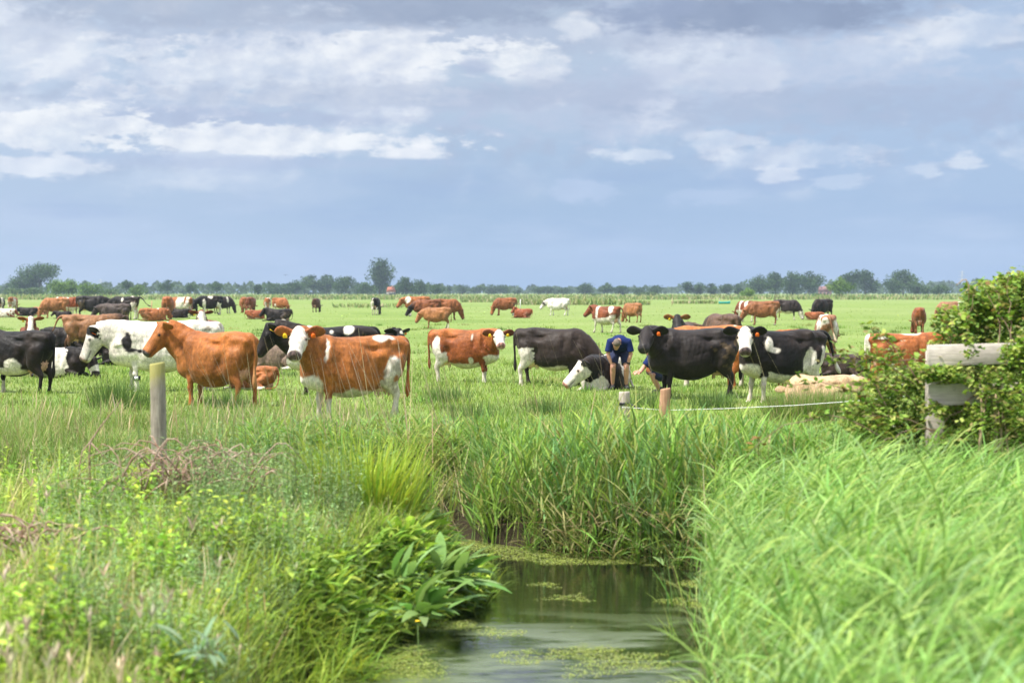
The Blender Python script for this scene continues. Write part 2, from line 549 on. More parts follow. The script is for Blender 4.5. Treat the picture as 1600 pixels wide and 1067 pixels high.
    for li, sg in enumerate((1, -1)):
        if not lying:
            st = [(.56, .17, 1.08, .17, .07), (.60, .18, .90, .14, .085), (.57, .175, .74, .10, .075), (.565, .17, .58, .072, .064), (.565, .165, .45, .055, .054), (.575, .165, .40, .062, .06),
                  (.57, .165, .34, .046, .044), (.57, .165, .22, .040, .037), (.57, .165, .125, .053, .048), (.59, .165, .075, .047, .047), (.605, .165, .045, .066, .06), (.61, .165, .005, .076, .066)]
        elif (li == 0) == (pose.get('side', 1) > 0):
            st = [(.56, .17, 1.08 - drop, .15, .07), (.60, .21, .40, .14, .085), (.52, .25, .24, .11, .08), (.66, .27, .17, .08, .07), (.86, .27, .13, .06, .06), (.90, .27, .11, .062, .06),
                  (.86, .25, .07, .046, .046), (.76, .23, .055, .042, .042), (.66, .22, .055, .05, .05), (.61, .22, .05, .047, .047), (.57, .22, .05, .06, .055), (.53, .22, .05, .05, .05)]
        else:
            st = [(.56, .17, 1.08 - drop, .15, .07), (.60, .20, .40, .14, .085), (.56, .22, .24, .11, .08), (.70, .23, .16, .08, .07), (.88, .23, .12, .06, .06), (.94, .23, .10, .062, .06),
                  (1.00, .23, .075, .046, .046), (1.10, .22, .06, .042, .042), (1.19, .22, .055, .05, .05), (1.24, .22, .05, .047, .047), (1.28, .22, .05, .06, .055), (1.32, .22, .05, .05, .05)]
        st = np.array(st); st[:, 1] *= sg; st[:, 0] += (lx - 1) * .58
        if not lying:
            k = np.clip(1 - st[:, 2] / .95, 0, 1)
            st[:, 0] += steps[li] * k; st[:, 2] += lift[li] * k
        leg(st, 5 + li)
    for li, sg in enumerate((1, -1)):
        if not lying:
            st = [(-.54, .16, 1.20, .23, .10), (-.54, .19, 1.02, .25, .115), (-.53, .20, .86, .235, .12), (-.54, .20, .72, .19, .105), (-.60, .185, .60, .125, .08), (-.67, .175, .51, .082, .06),
                  (-.70, .17, .45, .062, .050), (-.695, .17, .37, .048, .042), (-.675, .17, .23, .042, .039), (-.665, .17, .125, .054, .049), (-.645, .17, .075, .048, .047), (-.63, .17, .045, .066, .06), (-.625, .17, .005, .074, .066)]
        elif (li == 0) == (pose.get('side', 1) > 0):
            st = [(-.52, .15, .66, .19, .09), (-.48, .24, .52, .23, .11), (-.36, .33, .40, .21, .11), (-.22, .39, .30, .15, .09), (-.26, .44, .20, .09, .075), (-.40, .47, .13, .07, .065),
                  (-.48, .49, .10, .06, .055), (-.42, .52, .075, .048, .045), (-.28, .53, .06, .042, .042), (-.17, .53, .06, .052, .05), (-.12, .53, .055, .048, .048), (-.08, .53, .05, .06, .055), (-.04, .53, .05, .05, .05)]
        else:
            st = [(-.52, .15, .66, .19, .09), (-.48, .22, .48, .22, .10), (-.36, .27, .34, .20, .10), (-.22, .29, .22, .14, .09), (-.26, .30, .14, .09, .07), (-.36, .30, .10, .07, .06),
                  (-.42, .30, .08, .06, .055), (-.34, .30, .07, .048, .045), (-.22, .30, .06, .042, .042), (-.13, .30, .06, .052, .05), (-.08, .30, .055, .048, .048), (-.04, .30, .05, .06, .055), (0, .30, .05, .05, .05)]
        st = np.array(st); st[:, 1] *= sg; st[:, 0] -= (lx - 1) * .55
        if not lying:
            k = np.clip(1 - st[:, 2] / 1.0, 0, 1)
            st[:, 0] += steps[2 + li] * k; st[:, 2] += lift[2 + li] * k
        leg(st, 7 + li)
    # ---- udder and teats
    ub = pose.get('udder', 1.0)
    rings, ts = [], []
    for t in np.linspace(0.08, .97, 9):
        ph = pi * t
        rr = np.stack([-.47 * lx + np.cos(th) * .25 * sin(ph) * ub, np.sin(th) * .175 * sin(ph) * ub, np.full(26, .70 - cos(ph) * .20 * ub - drop)], 1)
        if lying: rr[:, 2] = np.maximum(rr[:, 2], .02)
        rings.append(rr); ts.append(t)
    add_rings(rings[::1], 9, ts)
    for tx in (-.36, -.54):
        for ty in (.075, -.075):
            a8 = th[::4]
            rings = []
            for dz_, r_ in ((.54, .022), (.50, .022), (.46, .02), (.435, .012)):
                z_ = max(dz_ + .20 * (1 - ub) - drop, .012)
                rings.append(np.stack([tx * lx + np.cos(a8) * r_, ty + np.sin(a8) * r_, np.full(len(a8), z_)], 1))
            add_rings(rings, 9, [1, 1, 1, 1])
    # ---- tail
    ts_, lift_t, swing = pose.get('tail', (0, 0, 0)) if not isinstance(pose.get('tail', 0), (int, float)) else (0, 0, 0)
    if lying:
        tp = [(-.70, 0, 1.33 - drop), (-.84, 0, 1.33 - drop), (-.94, .05, .62), (-.96, .14, .36), (-.90, .26, .14), (-.78, .36, .07), (-.62, .44, .06), (-.52, .46, .05)]
    else:
        tp = np.array([(-.70, 0, 1.345), (-.84, 0, 1.345), (-.915, 0, 1.25), (-.93, 0, 1.05), (-.92, 0, .85), (-.915, 0, .68), (-.91, 0, .52), (-.905, 0, .40)], float)
        k = np.linspace(0, 1, 8) ** 1.2
        tp[:, 0] -= lift_t * k * .9
        tp[:, 1] += swing * k * .8
        tp[:, 2] += abs(lift_t) * k ** 1.5 * .45 + abs(swing) * k ** 2 * .15
    tp = np.array(tp, float); tp[:, 0] *= 1; tp[:, 0] -= (lx - 1) * .85
    st = catmull(np.column_stack([tp, [.06, .06, .043, .032, .028, .032, .045, .015]]), 3)
    k0 = g.n
    g.tube(st[:, :3], st[:, 3], n=10)
    mark(10, np.concatenate([np.repeat(np.linspace(0, 1, len(st)), 10), [0, 1]]))
    V, q, t = g.arrays()
    fr_ = dict(A=Aa, f=f, s=sv, u=u)
    return V, q, t, np.array(part), np.array(tt), fr_

REST = cow_source({})
SC_KD = {}

def smooth_bump(p, cpt, s):
    return np.exp(-np.sum(((p - np.array(cpt)) / s) ** 2, axis=1))

def cow_mesh(name, pose, coat, vox, seed):
    V, q, t, part, tt, fr = cow_source(pose)
    rV = REST[0]
    me = mesh_np('tmp', V, quads=q, tris=t)
    o = bpy.data.objects.new('tmp', me); COL.objects.link(o)
    md = o.modifiers.new('r', 'REMESH'); md.mode = 'VOXEL'; md.voxel_size = vox; md.adaptivity = 0
    ms = o.modifiers.new('s', 'SMOOTH'); ms.factor = .5; ms.iterations = 4 if vox < .025 else 2
    dg = bpy.context.evaluated_depsgraph_get()
    ev = o.evaluated_get(dg)
    em = bpy.data.meshes.new_from_object(ev)
    bpy.data.objects.remove(o); bpy.data.meshes.remove(me)
    n = len(em.vertices)
    P = np.empty(n * 3, np.float32); em.vertices.foreach_get('co', P); P = P.reshape(-1, 3).astype(float)
    N = np.empty(n * 3, np.float32); em.vertices.foreach_get('normal', N); N = N.reshape(-1, 3).astype(float)
    kd = KDTree(len(V))
    for i, v in enumerate(V): kd.insert(v, i)
    kd.balance()
    # rest coordinates: blend of the three nearest source points of the same piece
    rest = np.empty((n, 3)); pid = np.empty(n, int); tv = np.empty(n)
    for i in range(n):
        hits = kd.find_n(P[i], 4)
        p0 = part[hits[0][1]]
        ww = 0; acc = np.zeros(3); at_ = 0
        for co, idx, dist in hits:
            if part[idx] != p0: continue
            wgt = 1 / (dist + .004)
            acc += rV[idx] * wgt; at_ += tt[idx] * wgt; ww += wgt
        rest[i] = acc / ww; pid[i] = p0; tv[i] = at_ / ww
    bset = np.isin(pid, (0, 1, 5, 6, 7, 8))
    ed = np.empty(len(em.edges) * 2, np.int32); em.edges.foreach_get('vertices', ed); ed = ed.reshape(-1, 2)
    ed = ed[bset[ed[:, 0]] & bset[ed[:, 1]]]
    cnt = np.zeros(n); np.add.at(cnt, ed[:, 0], 1); np.add.at(cnt, ed[:, 1], 1)
    okc = cnt > 0
    for _ in range(10 if vox < .028 else 4):
        acc = np.stack([np.bincount(ed[:, 0], rest[ed[:, 1], k], n) + np.bincount(ed[:, 1], rest[ed[:, 0], k], n) for k in range(3)], 1)
        rest[okc] = .4 * rest[okc] + .6 * acc[okc] / cnt[okc][:, None]
    codes = np.array([0, 1, 5, 6, 7, 8])
    oh = (pid[:, None] == codes[None]).astype(float)
    for _ in range(14 if vox < .028 else 6):
        acc = np.stack([np.bincount(ed[:, 0], oh[ed[:, 1], k], n) + np.bincount(ed[:, 1], oh[ed[:, 0], k], n) for k in range(6)], 1)
        oh[okc] = .4 * oh[okc] + .6 * acc[okc] / cnt[okc][:, None]
    pid[okc] = codes[np.argmax(oh[okc], 1)]
    # anatomy: hips, pins, flank hollow, shoulder, ribs
    d = np.zeros(n)
    ay = np.abs(rest[:, 1])
    pr = np.column_stack([rest[:, 0], ay, rest[:, 2]])
    body = np.isin(pid, (0, 1, 5, 6, 7, 8)) | (pid == 9)
    an = coat.get('bony', 1.0)
    d += an * .062 * smooth_bump(pr, (-.43, .25, 1.36), (.08, .09, .07))
    d += an * .045 * smooth_bump(pr, (-.80, .12, 1.25), .065)
    d -= an * .085 * smooth_bump(pr, (-.22, .27, 1.22), (.13, .2, .085))
    d -= an * .045 * smooth_bump(pr, (-.63, .26, 1.20), (.10, .2, .08))
    d += .030 * smooth_bump(pr, (-.55, .3, 1.0), (.13, .2, .12))
    d += .045 * smooth_bump(pr, (.76, .2, .98), .095)
    d += an * .034 * smooth_bump(pr, (.53, .26, 1.18), (.05, .15, .18))
    d -= .040 * smooth_bump(pr, (.37, .34, 1.05), (.06, .2, .22))
    d -= .030 * smooth_bump(pr, (.66, .3, 1.16), (.05, .2, .12))
    d -= .070 * smooth_bump(pr, (-.30, .32, .84), (.085, .2, .17))
    d += .020 * smooth_bump(pr, (-.50, .3, .80), (.10, .2, .14))
    d += .018 * smooth_bump(pr, (.58, .25, .80), (.09, .2, .10))
    d -= .020 * smooth_bump(pr, (.48, .3, .66), (.05, .2, .08))
    d += .012 * smooth_bump(pr, (.1, .0, 1.42), (.5, .035, .06)) 
    ridge = np.exp(-((pr[:, 2] - 1.30 - .04 * np.sin(pr[:, 0] * 3)) / .03) ** 2) * np.exp(-((pr[:, 0] + .10) / .30) ** 2)
    d += an * .016 * ridge * (pid == 0)
    rib = (pid == 0) * np.exp(-((rest[:, 0] - .12) / .22) ** 2) * np.exp(-((rest[:, 2] - 1.02) / .2) ** 2)
    d += an * .0028 * rib * np.sin((rest[:, 0] + .25 * rest[:, 2]) * 2 * pi / .092)
    nk = (pid == 1)
    d += nk * .005 * np.sin(tv * 24 + rest[:, 2] * 7) * np.clip(1 - tv, 0, 1)
    d += body * .008 * wavefield(rest, 2.2, seed + 3, 3)
    hd = pid == 2
    uh = (rest - REST[5]['A']) @ REST[5]['u']
    sh = np.abs((rest - REST[5]['A']) @ REST[5]['s'])
    d += hd * .014 * np.exp(-((tv - .185) / .04) ** 2 - ((uh - .065) / .04) ** 2)      # brow
    d -= hd * .012 * np.exp(-((tv - .34) / .065) ** 2 - ((uh - .0) / .055) ** 2)           # hollow below the eye
    d -= hd * .012 * np.exp(-((tv - .61) / .024) ** 2 - ((sh - .05) / .02) ** 2) * (uh > -.04)   # nostrils
    d -= hd * .006 * np.exp(-((uh + .052) / .009) ** 2) * (tv > .40)                     # mouth line
    if vox > .03: d *= .7
    P2_ = P + N * d[:, None] * body[:, None] + N * (d * hd)[:, None]
    em.vertices.foreach_set('co', P2_.astype(np.float32).ravel())
    em.polygons.foreach_set('use_smooth', np.ones(len(em.polygons), bool))
    em.update()
    colr = paint(rest, pid, tv, uh, sh, coat, seed)
    set_col(em, colr)
    em.name = name
    return em, fr

# ---- coat colours
RED = (.335, .118, .034); DRED = (.215, .062, .022); ORANGE = (.40, .17, .06); BLACK = (.0085, .0072, .0070); BROWN = (.075, .043, .028); TAUPE = (.19, .135, .10)
CREAM = (.44, .30, .18); WHITE = (.66, .62, .55); PINK = (.60, .36, .27); DARKP = (.05, .04, .04); TAN = (.36, .17, .07)

def paint(rest, pid, tv, uh, sh, k, seed):
    n = len(rest)
    base = np.array(k['base'])
    if base[0] > 2 * base[1]: base = base * np.array((.74, .75, .84))
    colr = np.tile(base, (n, 1)).astype(float)
    nz = wavefield(rest, 1.3, seed, 4)
    nf = wavefield(rest, 6.0, seed + 11, 2)
    # natural variation of the hair colour: darker points, worn or sunbleached areas
    pts = np.array(k.get('points', base * .72)) * (.8 if base[0] > .1 and base[0] > 2 * base[1] else 1)
    lowf = np.clip((.75 - rest[:, 2]) / .5, 0, 1) * np.isin(pid, (5, 6, 7, 8))
    colr += (pts - colr) * (lowf * k.get('pt', .35))[:, None]
    if 'belly' in k:
        f = np.clip((.95 - rest[:, 2]) / .4, 0, 1) * np.isin(pid, (0,))
        colr += (np.array(k['belly']) - colr) * (f * .8)[:, None]
    if 'back' in k:
        f = np.clip((rest[:, 2] - 1.05) / .3, 0, 1) * np.isin(pid, (0, 1))
        colr += (np.array(k['back']) - colr) * (f * .8)[:, None]
    if 'headcol' in k:
        f = np.where(pid == 2, 1, np.where(pid == 1, np.clip((tv - .3) / .6, 0, 1), np.where(np.isin(pid, (3, 4)), 1, 0)))
        colr += (np.array(k['headcol']) - colr) * f[:, None]
    nl_ = wavefield(rest * (1, .6, 1), .75, seed + 21, 3)
    colr *= (1 + .20 * nz + .10 * nf + .18 * nl_)[:, None]
    white = np.array(k.get('white', WHITE)) * (1 + .05 * nf)[:, None]
    dirt = np.clip(.25 * nl_ + .22 * nf + (.75 - rest[:, 2]) * .35, 0, .55) * np.isin(pid, (0, 5, 6, 7, 8))
    white = white * (1 - dirt[:, None]) + np.array((.33, .25, .15)) * dirt[:, None]
    if base.max() < .06 and k.get('pt', .35) == 0:
        sb = np.clip(.5 + .9 * nl_ + .4 * nz, 0, 1) * (pid < 9)
        colr += (np.array((.030, .019, .0135)) - colr) * (.55 * sb)[:, None]
    def put(mask, c_):
        m = np.clip(mask, 0, 1)[:, None]
        colr[:] = colr * (1 - m) + np.broadcast_to(np.asarray(c_), colr.shape) * m
    def edge(dist, sharp=14):
        return np.clip(.5 - dist * sharp, 0, 1)
    tors = np.isin(pid, (0, 1, 5, 6, 7, 8, 10))
    for b in k.get('patch', ()):
        cx, cy, cz, rx, ry, rz = b[:6]
        col_ = white if len(b) < 7 else np.array(b[6])
        q_ = np.sqrt(((rest[:, 0] - cx) / rx) ** 2 + ((rest[:, 1] - cy) / ry) ** 2 + ((rest[:, 2] - cz) / rz) ** 2)
        q_ = q_ + .34 * nz + .06 * nf
        put(edge((q_ - 1) * min(rx, rz) / .12, 5) * tors, col_)
    if k.get('spots'):
        sp = wavefield(rest * (1, .8, 1), k['spots'][0], seed + 5, 3)
        put(edge((k['spots'][1] - sp) * .5, 12) * np.isin(pid, (0, 1, 7, 8)), white)
    if 'underline' in k:      # white belly line up to a height
        put(edge((rest[:, 2] - k['underline'] - .05 * nz) / .3, 8) * (pid == 0), white)
    if 'legs' in k:           # white up to a height on (front left, front right, hind left, hind right)
        for code, h in zip((5, 6, 7, 8), k['legs']):
            if h: put(edge((rest[:, 2] - h - .07 * nz) / .3, 10) * (pid == code), white)
    if k.get('brisket'):
        q_ = np.sqrt(((rest[:, 0] - .82) / .24) ** 2 + ((rest[:, 2] - .62) / .18) ** 2) + .3 * nz
        put(edge((q_ - 1) * .5, 8) * np.isin(pid, (0, 1)), white)
    fc = k.get('face')
    hd = pid == 2
    if fc == 'white':
        put(edge((.01 - tv + .03 * nz), 40) * hd, white)
        put(hd * .8 * np.exp(-((tv - .20) / .04) ** 2 - ((uh - .05) / .045) ** 2), PINK if k.get('pinkeye', True) else base)
    elif fc == 'blaze':
        put(edge(sh - k.get('bw', .055) - .02 * nz - .03 * (tv > .35), 40) * hd * (uh > -.06), white)
        put(edge((.40 - tv + .03 * nz), 30) * hd * k.get('muz', 0), white)
    elif fc == 'star':
        put(edge(np.sqrt((tv - .1) ** 2 + sh ** 2) - .05, 50) * hd * (uh > 0), white)
    if 'headpatch' in k:      # patches on the head: (t, rt, colour)
        for t_, rt_, c_ in k['headpatch']:
            put(edge(np.abs(tv - t_) / rt_ - 1 + .4 * nz, 5) * hd, c_)
    # muzzle, nostrils, eye rims, hooves, ears, udder, tail brush
    mz = k.get('muzzle', (.11, .075, .065))
    put(np.clip((tv - .565) / .03, 0, 1) * hd * np.clip((uh + .085) / .03, 0, 1), mz)
    put(hd * 1.1 * np.exp(-((tv - .618) / .024) ** 2 - ((sh - .052) / .021) ** 2) * (uh > -.05), (.012, .01, .01))
    put(hd * .7 * np.exp(-((uh + .055) / .012) ** 2) * (tv > .38) * (tv < .61), (.05, .03, .025))
    put(hd * 1.3 * np.exp(-((tv - .205) / .024) ** 2 - ((uh - .055) / .018) ** 2), (.02, .014, .012))
    put(edge(rest[:, 2] - .05, 60) * np.isin(pid, (5, 6, 7, 8)), (.05, .042, .035))
    ec = np.array(k.get('ears', base))
    put(np.isin(pid, (3, 4)) * 1.0, ec)
    ud = np.array(k.get('uddercol', PINK))
    put((pid == 9) * 1.0, ud[None] * (1 + .12 * nz)[:, None])
    if 'tailcol' in k: put((pid == 10) * np.clip((tv - .55) / .15, 0, 1), k['tailcol'])
    if k.get('dung', True):         # dried mud on thigh and flank
        q_ = np.sqrt(((rest[:, 0] + .66) / .20) ** 2 + ((rest[:, 2] - .80) / .26) ** 2) + 1.1 * nf + .8 * nz
        put(edge((q_ - .75) * .5, 3) * .5 * tors * (np.sin(seed) > -.2), (.15, .105, .055))
    return np.clip(colr, .003, .9)

def coat_material():
    m = bpy.data.materials.new('cow_hair'); m.use_nodes = True
    n = NT(m.node_tree)
    b = n.n['Principled BSDF']
    at = n.node('ShaderNodeAttribute', attribute_name='coat')
    t = n.node('ShaderNodeTexCoord').outputs['Object']
    st = n.noise(n.scale3(t, (1, 1, .35)), 55, 4, .65)
    st2 = n.noise(n.scale3(t, (1, 1, .45)), 17, 5, .62)
    blot = n.noise(t, 4.5, 4, .6)
    base_ = n.mix(1.0, at.outputs['Color'], n.ramp(st2, [(.32, (.74, .73, .72)), (.68, (1.20, 1.19, 1.17))]), 'MULTIPLY')
    base_ = n.mix(1.0, base_, n.ramp(blot, [(.32, (.80, .79, .80)), (.68, (1.14, 1.14, 1.12))]), 'MULTIPLY')
    n.put(b.inputs['Base Color'], n.mix(1.0, base_, n.ramp(st, [(.3, (.68, .68, .68)), (.7, (1.22, 1.2, 1.17))]), 'MULTIPLY'))
    b.inputs['Roughness'].default_value = .58
    b.inputs['Specular IOR Level'].default_value = .2
    b.inputs['Sheen Weight'].default_value = .05
    b.inputs['Sheen Roughness'].default_value = .4
    bp = n.node('ShaderNodeBump'); bp.inputs['Strength'].default_value = .25; bp.inputs['Distance'].default_value = .01
    n.l.new(st, bp.inputs['Height'])
    b2 = n.node('ShaderNodeBump'); b2.inputs['Strength'].default_value = .55; b2.inputs['Distance'].default_value = .03
    n.l.new(n.noise(n.scale3(t, (1.3, 1, .8)), 8, 4, .55), b2.inputs['Height']); n.l.new(bp.outputs[0], b2.inputs['Normal']); n.l.new(b2.outputs[0], b.inputs['Normal'])
    return m
M_COAT = coat_material()
M_EYE = pmat('cow_eye', (.008, .006, .005), .08, .6)
M_TAGY = pmat('yellow_plastic', (.85, .55, .02), .4, .4)
M_TAGO = pmat('orange_plastic', (.90, .16, .015), .4, .4)
M_BAND = pmat('dark_strap', (.02, .022, .03), .6)
M_BANDW = pmat('white_tag', (.8, .8, .8), .4)
COW_GROUP = 'cattle spread over the meadow'

def make_cow(px, top, foot, heading, pose, coat, label, vox=None, seed=0, tags=None, head_abs=None, hgt=None, band=None, sink=0.0, cat='cow', d_over=None):
    """place one cow by its photo column, the rows of its back and of its feet, and the way it faces
    (degrees, 0 = towards the right of the view, 90 = away, 270 = towards the camera)"""
    d = CAM_Z * F_PX / (foot - HOR) if d_over is None else d_over
    s = F_PX / d
    h = .93 if pose.get('lying') else 1.42
    if s > 50 and not pose.get('lying'):
        sink = sink + .075; foot = foot + .075 * s
    k = (foot - top) / s / h if hgt is None else hgt
    pose = dict(pose)
    if head_abs is not None: pose['hy'] = ((head_abs - heading + 180) % 360) - 180
    if vox is None: vox = .017 if s > 60 else (.021 if s > 40 else .030)
    near = s > 40
    em, fr = cow_mesh('cow', pose, coat, vox / max(k, .7), seed)
    em.materials.append(M_COAT)
    o = link('cow', em)
    o.location = ((px - 800) / F_PX * d, d, -sink)
    o.rotation_euler = (0, 0, R(heading) + (math.atan2((px - 800), F_PX)) * 0)
    o.scale = (k, k, k)
    tag(o, label, cat, COW_GROUP)
    if near:
        for sg in (1, -1):
            e = Geo()
            e.ball(fr['A'] + .205 * fr['f'] + sg * .137 * fr['s'] + .056 * fr['u'], (.021, .021, .021))
            e.build('eye', M_EYE, o)
    for sg, mt in (tags or ()):
        e = Geo()
        root = fr['A'] + .03 * fr['f'] + sg * .225 * fr['s'] + .045 * fr['u'] + .034 * fr['f']
        X = fr['s']; Z = fr['u']; Y = fr['f']
        hw_ = .034 if near else .05
        for zz, ww in ((.03, .5), (0, 1), (-.045, 1.05), (-.05, .9)):
            pass
        rings = []
        for zz, ww in ((.028, .45), (.005, .95), (-.04, 1.05), (-.055, .9)):
            cpt = root + Z * zz
            rings.append(np.array([cpt + X * hw_ * ww + Y * .006, cpt - X * hw_ * ww + Y * .006, cpt - X * hw_ * ww - Y * .004, cpt + X * hw_ * ww - Y * .004]))
        e.rings(rings)
        e.build('ear_tag', mt, o, smooth=False)
    if band:
        for z_, m_, r_ in ((.33, M_BAND, .062),):
            e = Geo()
            yy = .165 * band
            a = np.linspace(0, 2 * pi, 17)
            rings = []
            for dz_, rr in ((-.04, r_), (-.03, r_ + .008), (.03, r_ + .008), (.04, r_)):
                rings.append(np.stack([.57 + np.cos(a[:-1]) * rr, yy + np.sin(a[:-1]) * rr, np.full(16, z_ + dz_)], 1))
            e.rings(rings)
            bo = e.build('leg_strap', m_, o)
            e = Geo(); e.box(.57, yy + band * (r_ + .014), z_, .07, .02, .06)
            e.build('transponder', M_BANDW, bo, smooth=False)
    return o
# ================================================================== terrain
rng = np.random.default_rng(7)
WATER_Z = -.80
XL = (np.array([0, 6, 12, 15, 17, 18.3, 19.3, 20.3, 21.2]), np.array([-2.0, -1.75, -1.65, -1.56, -1.05, -.56, -.46, -.95, -1.6]))
XR = (np.array([0, 6, 12, 15, 18, 20, 22]), np.array([.95, 1.1, 1.3, 1.55, 1.85, 2.0, 2.1]))
YF = (np.array([-14, -3, -.9, -.2, .4, 1.2, 2.2, 3]), np.array([25.0, 24.6, 23.7, 22.9, 22.3, 21.9, 20.9, 20.0]))
def in_water(x, y):
    xl = np.interp(y, *XL); xr = np.interp(y, *XR); yf = np.interp(x, *YF)
    a = (x > xl) & (x < xr) & (y < yf)
    b = (x < xr) & (x > -13) & (y > 21.7 + .02 * x * x * .3) & (y < yf)
    return a | b
GX0, GX1, GY0, GY1, GS = -14.0, 12.0, 2.0, 34.0, .10
gx = np.arange(GX0, GX1 + .01, GS); gy = np.arange(GY0, GY1 + .01, GS)
MX, MY = np.meshgrid(gx, gy)
mask = in_water(MX + .12 * np.sin(MY * 3.1) + .06 * np.sin(MY * 7.7 + 1), MY + .12 * np.sin(MX * 2.7)).astype(float)
def blur(m, r):
    for _ in range(2):
        for ax in (0, 1):
            p = np.concatenate([np.repeat(np.take(m, [0], ax), r, ax), m, np.repeat(np.take(m, [-1], ax), r, ax)], ax)
            cs = np.cumsum(p, ax)
            cs = np.concatenate([np.zeros_like(np.take(cs, [0], ax)), cs], ax)
            k = 2 * r + 1
            m = (np.take(cs, range(k, cs.shape[ax]), ax) - np.take(cs, range(0, cs.shape[ax] - k), ax)) / k
    return m
mb = blur(mask, 3)
wide = blur(mask, 12)
HG = -1.35 * mb - .35 * wide * (1 - mb)
pts2 = np.column_stack([MX.ravel(), MY.ravel()])
HG += (.05 * wavefield(pts2, .12, 5, 3)).reshape(HG.shape) * (1 - mb)
HG -= .10 * np.clip((20 - MY) / 6, 0, 1) * (MX < 0) * (1 - mb)
def height(x, y):
    x = np.asarray(x, float); y = np.asarray(y, float)
    fx = np.clip((x - GX0) / GS, 0, len(gx) - 1.001); fy = np.clip((y - GY0) / GS, 0, len(gy) - 1.001)
    ix, iy = fx.astype(int), fy.astype(int); u, v = fx - ix, fy - iy
    h = (HG[iy, ix] * (1 - u) + HG[iy, ix + 1] * u) * (1 - v) + (HG[iy + 1, ix] * (1 - u) + HG[iy + 1, ix + 1] * u) * v
    e = np.clip((y - 30) / 4, 0, 1)
    e = np.maximum(e, np.clip((np.abs(x + 1) - 9) / 3, 0, 1))
    return h * (1 - e)
def field(x, y): return np.where((x > GX0) & (x < GX1) & (y > GY0) & (y < GY1), height(x, y), 0.0)
ax_ = np.concatenate([-np.geomspace(1700, 14.6, 22), np.arange(-14, 12.01, .2), np.geomspace(12.6, 1700, 22)])
ay_ = np.concatenate([[-60, -20, -6], np.arange(2, 34.01, .2), np.geomspace(35, 3500, 34)])
TX, TY = np.meshgrid(ax_, ay_)
TZ = field(TX, TY)
V = np.column_stack([TX.ravel(), TY.ravel(), TZ.ravel()])
nx, ny_ = len(ax_), len(ay_)
ii = (np.arange(ny_ - 1)[:, None] * nx + np.arange(nx - 1)[None]).ravel()
Q = np.column_stack([ii, ii + 1, ii + nx + 1, ii + nx])
mg = bpy.data.materials.new('meadow_ground'); mg.use_nodes = True
n = NT(mg.node_tree); b = n.n['Principled BSDF']
pos = n.node('ShaderNodeNewGeometry').outputs['Position']
n1 = n.noise(pos, .06, 6, .6); n2 = n.noise(pos, .9, 6, .65); n3 = n.noise(n.scale3(pos, (1, .25, 1)), 7, 4, .7)
n4 = n.noise(n.scale3(pos, (.02, .004, 1)), 1.0, 4, .6)
gcol = n.ramp(n1, [(.3, (.115, .175, .042)), (.5, (.160, .222, .058)), (.7, (.205, .255, .088))])
gcol = n.mix(n.mul(n.smooth(n2, .45, .7), .5), gcol, (.115, .20, .028))
gcol = n.mix(n.mul(n.smooth(n3, .5, .75), .5), gcol, (.18, .235, .068))
gcol = n.mix(n.mul(n.smooth(n4, .42, .62), .6), gcol, (.19, .235, .085))
sx, sy, sz = (lambda nd: (n.l.new(pos, nd.inputs[0]), nd.outputs)[1])(n.node('ShaderNodeSeparateXYZ'))
gcol = n.mix(n.smooth(n.add(sz, n.mul(n.sub(n2, .5), .3)), -.15, -.5), gcol, (.035, .028, .016))
n.put(b.inputs['Base Color'], gcol)
b.inputs['Roughness'].default_value = .9; b.inputs['Specular IOR Level'].default_value = .1
bp = n.node('ShaderNodeBump'); bp.inputs['Strength'].default_value = .6; bp.inputs['Distance'].default_value = .12
n.l.new(n3, bp.inputs['Height']); n.l.new(bp.outputs[0], b.inputs['Normal'])
gr = link('ground', mesh_np('ground', V, quads=Q, mats=[mg]))
tag(gr, 'flat green pasture reaching to the far tree line', 'field', kind='structure')

# ------------------------------------------------------------------ water
mw = bpy.data.materials.new('ditch_water'); mw.use_nodes = True
n = NT(mw.node_tree); b = n.n['Principled BSDF']
b.inputs['Base Color'].default_value = (.008, .010, .005, 1)
b.inputs['Roughness'].default_value = .03
b.inputs['IOR'].default_value = 1.42
b.inputs['Specular IOR Level'].default_value = 1.0
pos = n.node('ShaderNodeNewGeometry').outputs['Position']
bp = n.node('ShaderNodeBump'); bp.inputs['Strength'].default_value = .16; bp.inputs['Distance'].default_value = .02
n.l.new(n.noise(n.scale3(pos, (1, 2.2, 1)), 5, 3, .5), bp.inputs['Height']); n.l.new(bp.outputs[0], b.inputs['Normal'])
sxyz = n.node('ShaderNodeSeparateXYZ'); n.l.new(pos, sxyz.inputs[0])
film_sky_tone = n.smooth(n.noise(n.scale3(pos, (.55, 1.5, 1)), 1.6, 7, .62), .44, .60)
film_sky_tone = n.mul(film_sky_tone, n.smooth(n.add(sxyz.outputs[1], n.mul(n.noise(pos, .8, 3), 1.5)), 19.6, 17.2))  # algae film nearer the camera; its pale colour also paints in sky reflection
n.put(b.inputs['Base Color'], n.mix(n.mul(film_sky_tone, .7), (.008, .010, .005), (.12, .15, .075)))
n.put(b.inputs['Roughness'], n.lerp(film_sky_tone, 0, 1, .03, .28))
wx = np.array([-13.5, 3.2]); wy = np.array([2.5, 26.0])
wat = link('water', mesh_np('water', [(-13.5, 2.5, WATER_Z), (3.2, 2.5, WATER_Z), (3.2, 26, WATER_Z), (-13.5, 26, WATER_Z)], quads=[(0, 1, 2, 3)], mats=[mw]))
tag(wat, 'still dark ditch water reflecting the sky', 'water', kind='structure')

# ================================================================== vegetation generators
M_LEAF = leafmat('green_leaf')
M_DRY = leafmat('dry_stalk', .2, .7, .1)

